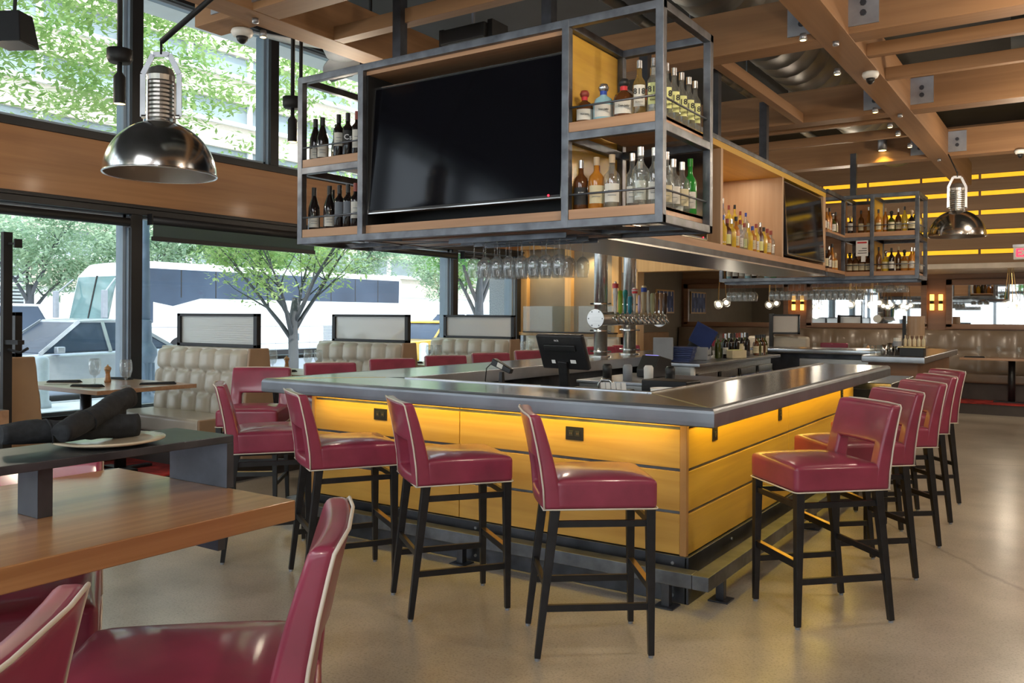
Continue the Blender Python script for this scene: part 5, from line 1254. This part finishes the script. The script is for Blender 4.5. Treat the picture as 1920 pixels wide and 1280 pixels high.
booth_table(-7.7, -6.35, 10.3, 11.0, .91, 'wooden table by the end wall booth', 'last window table', False)
t = thing('side_table', 'wood edged table corner at the left picture border', 'table', (0, 0, 0)); MB().box(-6.9, -5.56, 1.9, 2.66, .80, .915).build('tabletop', table_x, t, bevel=.003); MB().box(-6.9, -5.57, 1.91, 2.65, .915, .918).build('glass_top', guard, t); MB().lathe([(.05, .0), (.05, .8)], 16, c=(-6.1, 2.3, 0)).build('pedestal', darksteel, t)

# ================================================================ rear banquette
t = thing('banquette', 'long grey tan tufted leather banquette along the rear wall', 'banquette', (-6.9, 16.2, .178))
WB = 12.0
nx, nz = 24 * 6, 16; vs = []; fs = []
for j in range(nz + 1):
    for i in range(nx + 1):
        x = WB * i / nx; z = .40 + .73 * j / nz; fz = (j / nz) * 2 % 1; a = (x / .5 % 1) * 2 - 1
        d = .055 * (1 - abs(a) ** 2.4) ** .5 * (1 - .5 * abs(fz * 2 - 1) ** 4)
        vs.append((x, .22 - d + .08 * j / nz, z))
for j in range(nz):
    for i in range(nx):
        q = j * (nx + 1) + i; fs.append((q, q + 1, q + nx + 2, q + nx + 1))
MB().add(vs, fs).build('tufted_back', greyl, t, smooth=True)
MB().box(0, WB, .3, .54, 0, 1.135).build('back_core', greyl, t, bevel=.02)
MB().box(0, WB, -.30, .3, .27, .44).build('seat_cushion', greyl, t, bevel=.035, seg=3)
MB().box(0, WB, -.22, .3, 0, .27).build('seat_base', riser, t)
t = thing('banquette_end', 'pale olive seat block projecting from the rear banquette behind the stools', 'bench', (-2.12, 15.55, .178)); MB().box(-.45, .45, 0, .34, .22, .46).build('cushion', mat('olive_leather', (.36, .30, .15), .4), t, bevel=.03); MB().box(-.42, .4, .02, .33, 0, .22).build('base', riser, t)
t = thing('alcove_bench', 'tan leather bench along the taupe alcove wall', 'bench', (-6.93, 12.6, 0)); MB().box(0, .12, 0, 3.2, .4, 1.22).build('back', tanl, t, bevel=.03); MB().box(.1, .6, 0, 3.2, .1, .5).build('seat', tanl, t, bevel=.03)
def btable(x0, x1, label, who, glasses=True):
    t = thing('dining_table', label, 'table', (0, 0, 0), group='wooden tables at the rear banquette')
    MB().box(x0, x1, 15.35, 15.95, .855, .89).build('tabletop', table_x, t, bevel=.003)
    c = (x0 + x1) / 2
    MB().lathe([(.05, .2), (.05, .855)], 16, c=(c, 15.65, 0)).build('pedestal', black, t, smooth=True); MB().box(c - .25, c + .25, 15.6, 15.7, .178, .2).build('base', black, t)
    if glasses:
        for k in range(4): goblet(x0 + .25 + k * .28, 15.6 + .08 * (k % 2), .89, 'stemmed glass, %s from the left on the %s' % (ORD[k], who), None)
        for k in range(2): mill(x0 + 1.15 + k * .07, 15.6, .89, '%s shaker of the pair on the %s' % (['left', 'right'][k], who))
        flat_napkin(x0 + .2, 15.5, .89, 0, 'dark napkin on the left of the %s' % who)
btable(-1.62, -.2, 'wooden table laid with glasses at the right picture edge', 'right banquette table')
btable(-4.2, -2.9, 'wooden table laid with glasses behind the bar bottles', 'middle banquette table')
btable(.6, 2.0, 'wooden table outside the right edge of the view', 'far right table', False)
for k, x in enumerate((-5.4, -3.4)):
    t = thing('dining_chair', 'low red chair back at the rear banquette, %s one' % ['left', 'right'][k], 'chair', (x, 14.7, 0), group='low red chairs at the rear tables')
    MB().box(-.22, .22, -.05, .0, .5, 1.1).build('backrest', leather, t, bevel=.02); MB().box(-.22, .22, 0, .42, .45, .55).build('seat', leather, t, bevel=.02)
    for a in (-.2, .2):
        for b_ in (-.02, .38): MB().bar((a, b_, 0), (a, b_, .46), .035).build('leg', blackwood, t)
t = thing('ribbed_screen', 'framed ribbed glass screen standing among the rear tables', 'screen', (-4.36, 14.31, 1.24))
MB().box(0, .06, -.03, .03, -1.24, .34).build('post', black, t); MB().box(.06, .50, -.012, .012, .30, .33).box(.06, .50, -.012, .012, 0, .03).box(.47, .50, -.012, .012, 0, .33).build('frame', black, t); MB().box(.06, .47, -.004, .004, .03, .30).build('ribbed_glass', ribbed, t)
t = thing('low_booth', 'low cream booth back below the ribbed screen', 'booth', (-4.75, 14.35, 0)); MB().box(0, 1.0, 0, .2, 0, 1.2).build('back', cream, t, bevel=.04)
# globe pendants
def globes(x, y, z, label, n=3):
    t = thing('globe_pendant', label, 'pendant lamp', (x, y, z), group='clusters of glass globe pendants')
    for k in range(n):
        a = k * 2 * PI / n + .4; c = (math.cos(a) * .085, math.sin(a) * .085, -.02 * k)
        g = MB().lathe([(.07 * math.sin(q * PI / 12), -.07 * math.cos(q * PI / 12)) for q in range(13)], 18, c=c, cap0=False, cap1=False).build('globe', clear, t, smooth=True)
        MB().lathe([(.038 * math.sin(q * PI / 10), -.038 * math.cos(q * PI / 10)) for q in range(11)], 14, c=c, cap0=False, cap1=False).build('bulb', bulb, g, smooth=True)
        MB().tube([(c[0], c[1], c[2] + .07), (c[0] * .4, c[1] * .4, 2.46 - z if x < -3.4 else 2.30 - z)], .006, 6).build('rod', brass, t)
globes(-4.95, 13.6, 1.76, 'glass globe cluster hanging over the menu pictures'); globes(-4.6, 15.2, 1.77, 'glass globe cluster before the left mirror')
globes(-3.22, 15.15, 1.78, 'glass globe cluster before the middle mirror, left'); globes(-2.87, 15.12, 1.77, 'glass globe cluster before the middle mirror, right'); globes(-.905, 15.2, 1.77, 'glass globe cluster at the right picture edge', 4)
for (x, y) in ((-4.9, 14.0), (-3.0, 15.0), (-.9, 14.4)): lamp('globe_light', 'POINT', (x, y, 1.6), 9, WARM, .1)
# exit sign
t = thing('exit_sign', 'red EXIT sign at the right picture edge', 'exit sign', (-.80, 14.0, 2.36)); MB().box(0, .38, -.03, .03, 0, .17).build('case', white, t, bevel=.004); MB().box(-.01, .39, -.035, .035, .17, .21).build('cap', bracket, t); MB().bar((.19, 0, .2), (.19, 0, 2.5), .03).build('hanger', black, t)
lettering('EXIT', .16, redled, t, (.19, -.031, .085), (PI / 2, 0, 0), bold=.004)
# ================================================================ the street
GZ = -.10; SZ = -.22
struct('ground_sidewalk', MB().box(-15.4, WX - .12, -40, 70, GZ - .2, GZ), sidewalk)
struct('ground_kerb', MB().box(-15.6, -15.4, -40, 70, GZ - .2, GZ + .01), curb)
struct('ground_road', MB().box(-31, -15.6, -60, 90, SZ - .2, SZ), asphalt)
struct('ground_far', MB().box(-80, -31, -60, 120, SZ - .2, GZ), sidewalk)
struct('ground_front', MB().box(WX - .12, 30, -40, FY - .15, GZ - .2, GZ), sidewalk)
struct('road_marking', MB().box(-19.4, -19.3, -40, 80, SZ, SZ + .006), taxi)
struct('street_soffit', MB().box(WX - 1.1, WX - .2, FY, 12.6, 4.96, 5.10), facade_l)
t = thing('granite_column', 'grey granite clad column outside beyond the far booth', 'column', (-9.05, 12.75, GZ))
for k in range(4): MB().box(0, .75, 0, .75, k * 1.3, k * 1.3 + 1.29).build('granite_block', granite, t, bevel=.004)
# hedge in front of the entrance side, seen in the mirrors
rnd = random.Random(11)
def leaves(cents, n, size, spread, flat=.7, seed=1):
    r = random.Random(seed); m = MB(); vs = []; fs = []
    for c in cents:
        for _ in range(n):
            # compound leaf: thin elongated quads radiating
            while True:
                a, b_, d = r.uniform(-1, 1), r.uniform(-1, 1), r.uniform(-1, 1)
                if a * a + b_ * b_ + d * d < 1: break
            p = Vector((c[0] + a * spread, c[1] + b_ * spread, c[2] + d * spread * flat))
            u = Vector((r.uniform(-1, 1), r.uniform(-1, 1), r.uniform(-.6, .3))).normalized()
            v = u.cross(Vector((r.uniform(-.5, .5), r.uniform(-.5, .5), 1))).normalized()
            s = size * r.uniform(.6, 1.3); k = len(vs)
            vs += [p, p + u * s * .5 + v * s * .19, p + u * s, p + u * s * .5 - v * s * .19]; fs.append((k, k + 1, k + 2, k + 3))
    m.add(vs, fs); return m
cs_ = [(x * .45, -8.2 + rnd.uniform(-.25, .25), rnd.uniform(.2, 1.3)) for x in range(-20, 20)] * 2
o = leaves(cs_, 45, .16, .4, 1, 4).build('hedge', leaf_b); tag(o, 'green hedge outside the entrance windows, seen in the mirrors', 'hedge')
def tree(name, base, H, trunk_r, fork, limbs, crown, ncl, nl, size, spread, m, label, seed, group=None):
    r = random.Random(seed)
    t = thing(name, label, 'tree', base, group=group)
    b = MB(); b.tube([(0, 0, 0), (.02, .01, fork * .5), (0, 0, fork), (.03, .05, fork + .5)], [trunk_r * 1.15, trunk_r, trunk_r * .95, trunk_r * .7], 12)
    tips = []
    for i in range(limbs):
        a = i * 2 * PI / limbs + r.uniform(-.3, .3); el = r.uniform(.9, 1.25)
        L = H * .45 * r.uniform(.8, 1.15)
        p0 = Vector((0, 0, fork * r.uniform(.62, 1.0))); d = Vector((math.cos(a) * math.cos(el), math.sin(a) * math.cos(el), math.sin(el)))
        pts = [p0]; rr = [trunk_r * .5]
        for k in range(1, 7):
            d = (d + Vector((r.uniform(-.14, .14), r.uniform(-.14, .14), -.035 if k > 3 else .02)) + Vector((math.cos(a), math.sin(a), 0)) * .05).normalized()
            pts.append(pts[-1] + d * L / 6); rr.append(trunk_r * .5 * (1 - k / 6.8))
            if k >= 2:
                for _ in range(2):
                    e = (d + Vector((r.uniform(-1, 1), r.uniform(-1, 1), r.uniform(-.3, .6)))).normalized(); q = [pts[-1]]
                    for _ in range(4): e = (e + Vector((r.uniform(-.25, .25), r.uniform(-.25, .25), r.uniform(-.15, .15)))).normalized(); q.append(q[-1] + e * L * .11)
                    b.tube(q, [rr[-1] * .55, rr[-1] * .45, rr[-1] * .35, rr[-1] * .22, .006], 6); tips += [q[-1], q[2]]
        b.tube(pts, rr, 9); tips.append(pts[-1])
    b.build('trunk_and_branches', bark, t, smooth=True)
    cx, cy, cz, ex, ey, ez = crown
    cl = [tuple(x) for x in tips]
    while len(cl) < ncl:
        a, c, d = r.uniform(-1, 1), r.uniform(-1, 1), r.uniform(-1, 1)
        if a * a + c * c + d * d < 1: cl.append((cx + a * ex, cy + c * ey, cz + d * ez))
    leaves(cl, nl, size, spread, .6, seed + 50).build('foliage', m, t)
    return t
tree('street_tree', (-12.85, 11.45, GZ), 6.0, .10, 1.45, 6, (0, -.2, 4.9, 2.9, 3.4, 2.1), 190, 60, .13, .38, leaf_a, 'young street tree with forked grey trunk in front of the bus', 5)
tree('street_tree', (-12.2, 2.2, GZ), 11.5, .2, 2.6, 9, (0, 3.4, 6.6, 3.0, 6.4, 2.1), 620, 85, .15, .45, leaf_a, 'large street tree whose branches fill the upper left windows', 8)
tree('street_tree', (-14.2, 19.5, GZ), 8.0, .13, 2.2, 6, (0, 0, 5.2, 2.8, 3.6, 2.3), 170, 70, .2, .5, leaf_b, 'street tree beyond the young one, crown above the taxi', 9)
tree('street_tree', (-13.6, 27, GZ), 8.5, .15, 2.2, 5, (0, 0, 4.8, 2.8, 4.2, 3.2), 170, 60, .26, .6, leaf_b, 'street tree behind the granite column', 10)
for i, (x, y, H, mm) in enumerate(((-33, 16.5, 8, leaf_c), (-34, 22, 9, leaf_c), (-33.5, 27, 9, leaf_b), (-34, 34, 9.5, leaf_c), (-33, 42, 9, leaf_c), (-34, 52, 10, leaf_b), (-35, 64, 11, leaf_c), (-22, 62, 10, leaf_c), (-15, 48, 9, leaf_b))):
    tree('park_tree', (x, y, GZ), H, .16, 2.2, 4, (0, 0, H * .62, 3.4, 3.8, H * .36), 130, 90, .27, .85, mm, 'pale green park tree across the street, %s from the left' % ORD[i], 20 + i, 'park trees across the street')
# buildings across the street
t = thing('office_building', 'beige banded office building across the street behind the trees', 'building', (-46, 0, SZ))
for k in range(7):
    z = 3.2 + k * 3.1
    MB().box(-2, 0, -20, 95, z, z + 1.5).build('beige_band', facade, t); MB().box(-2, .25, -20, 95, z + 1.5, z + 1.75).build('white_ledge', facade_l, t); MB().box(-2, -.3, -20, 95, z + 1.75, z + 3.1).build('window_band', facglass, t)
MB().box(-2, -.2, -20, 95, 0, 3.2).build('ground_floor', facade_l, t)
for k in range(24): MB().box(-.3, -.1, -18 + k * 4.6, -17.7 + k * 4.6, 3.2, 24.5).build('window_post', facade_l, t)
t = thing('louvered_fence', 'grey louvered wall behind the white car at far left', 'fence', (-39.5, 7, SZ))
MB().box(-.3, 0, 0, 12.5, 0, 5.0).build('backing', grey, t)
for k in range(30): MB().box(0, .12, 0, 12.5, .25 + k * .155, .33 + k * .155).build('louver', louverm, t)
MB().box(-.4, .2, -.1, 12.6, 4.95, 5.3).build('coping', facade_l, t); MB().box(.0, .16, 0, 12.5, 2.95, 3.1).build('band', facade_l, t)
t = thing('slanted_column', 'white slanted concrete column above the louvered wall', 'column', (-37.5, 11.0, 4.9)); MB().prism([(0, 0), (1.5, 0), (-.2, 5), (-1.7, 5)], 'X', -.6, .6).build('shaft', facade_l, t)
# street furniture
t = thing('street_lamp', 'blue grey cast lamp post on the pavement', 'street lamp', (-14.0, 9.03, GZ))
MB().lathe([(.20, 0), (.20, .06), (.17, .12), (.15, .16), (.145, .75), (.17, .82), (.20, .88), (.20, .98), (.15, 1.06), (.115, 1.12), (.105, 1.45), (.12, 1.48), (.09, 1.52)], 20).build('base', lamppaint, t, smooth=True)
MB().lathe([(.085, 1.5), (.065, 3.0), (.075, 3.05), (.06, 3.1), (.09, 3.6), (.05, 3.7), (.05, 5.5)], 16).build('shaft', lamppaint, t, smooth=True)
for k in range(10):
    a = k * PI / 5; MB().bar((.15 * math.cos(a), .15 * math.sin(a), .2), (.145 * math.cos(a), .145 * math.sin(a), .74), .03, .03).build('flute', lamppaint, t)
for i, y in enumerate((7.6, 11.0, 14.4, 17.8)):
    t = thing('bollard', 'stout grey bollard on the pavement, %s from the left' % ORD[i], 'bollard', (-14.8, y, GZ), group='pavement bollards')
    MB().lathe([(.16, 0), (.16, .1), (.125, .13), (.125, .82), (.11, .86), (.06, .88), (.001, .885)], 22).build('body', mat('bollard_grey', (.42, .48, .52), .5) if i == 0 else MATS['bollard_grey'], t, smooth=True)
# vehicles. local x forward along the profile, y across
def car(name, label, cat, loc, rz, L, W, H, paint, kind='sedan', tail=True):
    t = thing(name, label, cat, loc, rz)
    hb = H * .60
    if kind == 'sedan': low = [(0, .28), (0, .62), (.12, hb - .06), (1.2, hb), (L - 1.0, hb + .04), (L - .08, hb + .0), (L, .55), (L - .03, .28)]; gh = [(1.1, hb - .01), (1.95, H - .03), (2.6, H), (L - 1.75, H - .03), (L - .75, hb + .03)]
    else: low = [(0, .3), (0, .7), (.12, hb), (1.1, hb + .04), (L - .1, hb + .06), (L, .6), (L - .02, .3)]; gh = [(1.0, hb + .02), (1.75, H - .06), (2.3, H), (L - .45, H - .04), (L - .12, hb + .05)]
    MB().prism(low, 'Y', -W / 2, W / 2).build('body', paint, t, bevel=.09, seg=3)
    cab = MB(); n = len(gh); iw = W / 2 - .05; tw = W / 2 - .22
    vs = [(x, -(iw if z < hb + .1 else tw), z) for x, z in gh] + [(x, (iw if z < hb + .1 else tw), z) for x, z in gh]
    cab.add(vs, [tuple(range(n)), tuple(range(2 * n - 1, n - 1, -1))] + [(i, (i + 1) % n, (i + 1) % n + n, i + n) for i in range(n)])
    cab.build('cabin_glass', busglass, t, bevel=.05)
    rf = MB(); rf.prism([(gh[1][0] - .05, H - .07), (gh[1][0], H - .005), (gh[2][0], H + .02), (gh[3][0] + .05, H - .01), (gh[3][0] + .1, H - .08)], 'Y', -tw - .03, tw + .03); rf.build('roof', paint, t, bevel=.03)
    for s in (-1, 1):
        for (p, q) in ((gh[0], gh[1]), (gh[-1], gh[-2]), ((L * .53, hb), (L * .51, H - .03))):
            MB().bar((p[0], s * (iw + .012), p[1]), (q[0], s * (tw + .012), q[1]), .07, .03, up=(0, 1, 0)).build('pillar', paint, t)
    for x in (.85, L - .95):
        for s in (-1, 1):
            w_ = MB().tube([(x, s * (W / 2 - .2), .33), (x, s * (W / 2 + .01), .33)], .33, 24).build('wheel', tyre, t, smooth=False)
            MB().tube([(x, s * (W / 2), .33), (x, s * (W / 2 + .02), .33)], .2, 20).build('hub', silverpaint, w_)
    for s in (-1, 1):
        MB().box(L - .12, L + .01, s * W / 2 - (.28 if s > 0 else -.02), s * W / 2 - (-.02 if s > 0 else -.28), hb - .22, hb - .02).build('tail_light', lightred, t, bevel=.02)
        MB().box(-.01, .15, s * W / 2 - (.35 if s > 0 else .0), s * W / 2 + (.0 if s > 0 else .35), .55, .7).build('head_light', white, t, bevel=.02)
        MB().box(1.35, 1.5, s * (W / 2) - (.02 if s > 0 else .14), s * (W / 2) + (.14 if s > 0 else .02), hb, hb + .13).build('wing_mirror', paint, t, bevel=.02)
    MB().box(L - .01, L + .015, -.25, .25, .5, .62).build('number_plate', white, t)
    MB().box(.3, L - .3, -W / 2 - .004, W / 2 + .004, .26, .36).build('sill', grey, t)
    return t
RY = PI / 2     # local +x -> world +y : nose toward the left of the view
car('sedan_car', 'silver grey sedan passing on the near lane', 'car', (-17.3, 7.3, SZ), RY, 4.75, 1.85, 1.62, silverpaint)
car('suv_car', 'white SUV ahead of the bus at the left picture edge', 'car', (-22.6, 6.9, SZ), RY, 4.7, 1.95, 1.98, buswhite, 'suv')
car('taxi_car', 'yellow taxi seen beyond the booths, right of the bus', 'taxi', (-18.2, 20.3, SZ), RY, 4.6, 1.85, 1.55, taxi, 'suv')
car('suv_car', 'white SUV right of the bus, above the yellow taxi', 'car', (-22.0, 26.5, SZ), RY, 4.8, 1.95, 1.85, buswhite, 'suv')
# motor coach
t = thing('motor_coach', 'long white motor coach with dark window band parked across the street', 'bus', (-26.0, 15.5, SZ), 0)
L = 14.2; W = 2.55; TZ = 3.52
MB().prism([(0.15, .35), (0, .9), (.05, 1.55), (.35, 3.0), (.75, 3.42), (1.3, TZ), (L - .2, TZ), (L, TZ - .25), (L + .02, .35)], 'X', -W, 0).build('body', buswhite, t, bevel=.08, seg=3)
MB().add([(.012, .62, 2.32), (.012, 2.3, 2.02), (.012, 3.4, 2.30), (.012, L - .25, 2.30), (.012, L - .22, 3.30), (.012, .9, 3.28), (.012, .50, 2.9)], [(0, 1, 2, 3, 4, 5, 6)]).build('window_band', busglass, t)
MB().box(.0, .013, .35, 1.55, 1.45, 3.1).build('driver_window', busglass, t, bevel=.01)
for k in range(8): MB().box(.012, .016, 2.6 + k * 1.42, 2.64 + k * 1.42, 2.32, 3.28).build('window_joint', black, t)
ws = MB(); a = (.045, 1.52); b_ = (.36, 2.98)
for (x0, x1) in ((-W + .12, -W / 2 - .03), (-W / 2 + .03, -.12)):
    MB().add([(x0, a[0] - .03, a[1]), (x1, a[0] - .03, a[1]), (x1, b_[0] - .03, b_[1]), (x0, b_[0] - .03, b_[1])], [(0, 1, 2, 3)]).build('windscreen', busshield, t)
MB().bar((-W / 2, .02, 1.5), (-W / 2, .34, 3.0), .06).build('windscreen_post', black, t)
for x in (-W - .25, .1): MB().box(x, x + .16, -.35, -.2, 1.6, 2.5).bar((x + .08, -.28, 2.4), (x + (.3 if x < -1 else -.1), .2, 2.9), .05).build('mirror_arm', grey, t, bevel=.02)
for z, h in ((1.28, .015), (.62, .015)): MB().box(.0, .008, .6, L - .1, z, z + h).build('panel_line', grey, t)
for k in range(6): MB().box(0, .007, 3.3 + k * 1.75, 3.312 + k * 1.75, .4, 1.28).build('hatch_line', grey, t)
gp_ = MB()
for k in range(12): MB().box(.0, .02, 9.3, 10.5, .55 + k * .065, .58 + k * .065).build('grille_slat', grey, t)
MB().box(0, .02, 7.6, 8.0, .72, 1.0).build('vent', mat('vent_dark', (.15, .18, .2), .5), t, bevel=.01)
for z in (1.14, .56): MB().box(0, .02, 7.7, 7.95, z, z + .05).build('marker_light', orange, t)
for y in (2.6, L - 3.9, L - 2.7):
    w_ = MB().tube([(-.35, y, .48), (.02, y, .48)], .48, 24).build('wheel', tyre, t); MB().tube([(.02, y, .48), (.04, y, .48)], .26, 20).build('hub', silverpaint, w_)
MB().box(-W + .1, -.05, .4, L - .2, .18, .36).build('skirt', tyre, t)
for i, (x, y) in enumerate(((-7.5, -13), (-1.5, -15), (4.5, -12.5))):
    tree('garden_tree', (x, y, GZ), 7.5, .13, 1.8, 5, (0, 0, 4.6, 2.8, 2.8, 2.2), 90, 55, .3, .7, leaf_b, 'green tree outside the entrance windows, %s of three seen in mirrors' % ORD[i], 60 + i, 'trees outside the entrance windows')
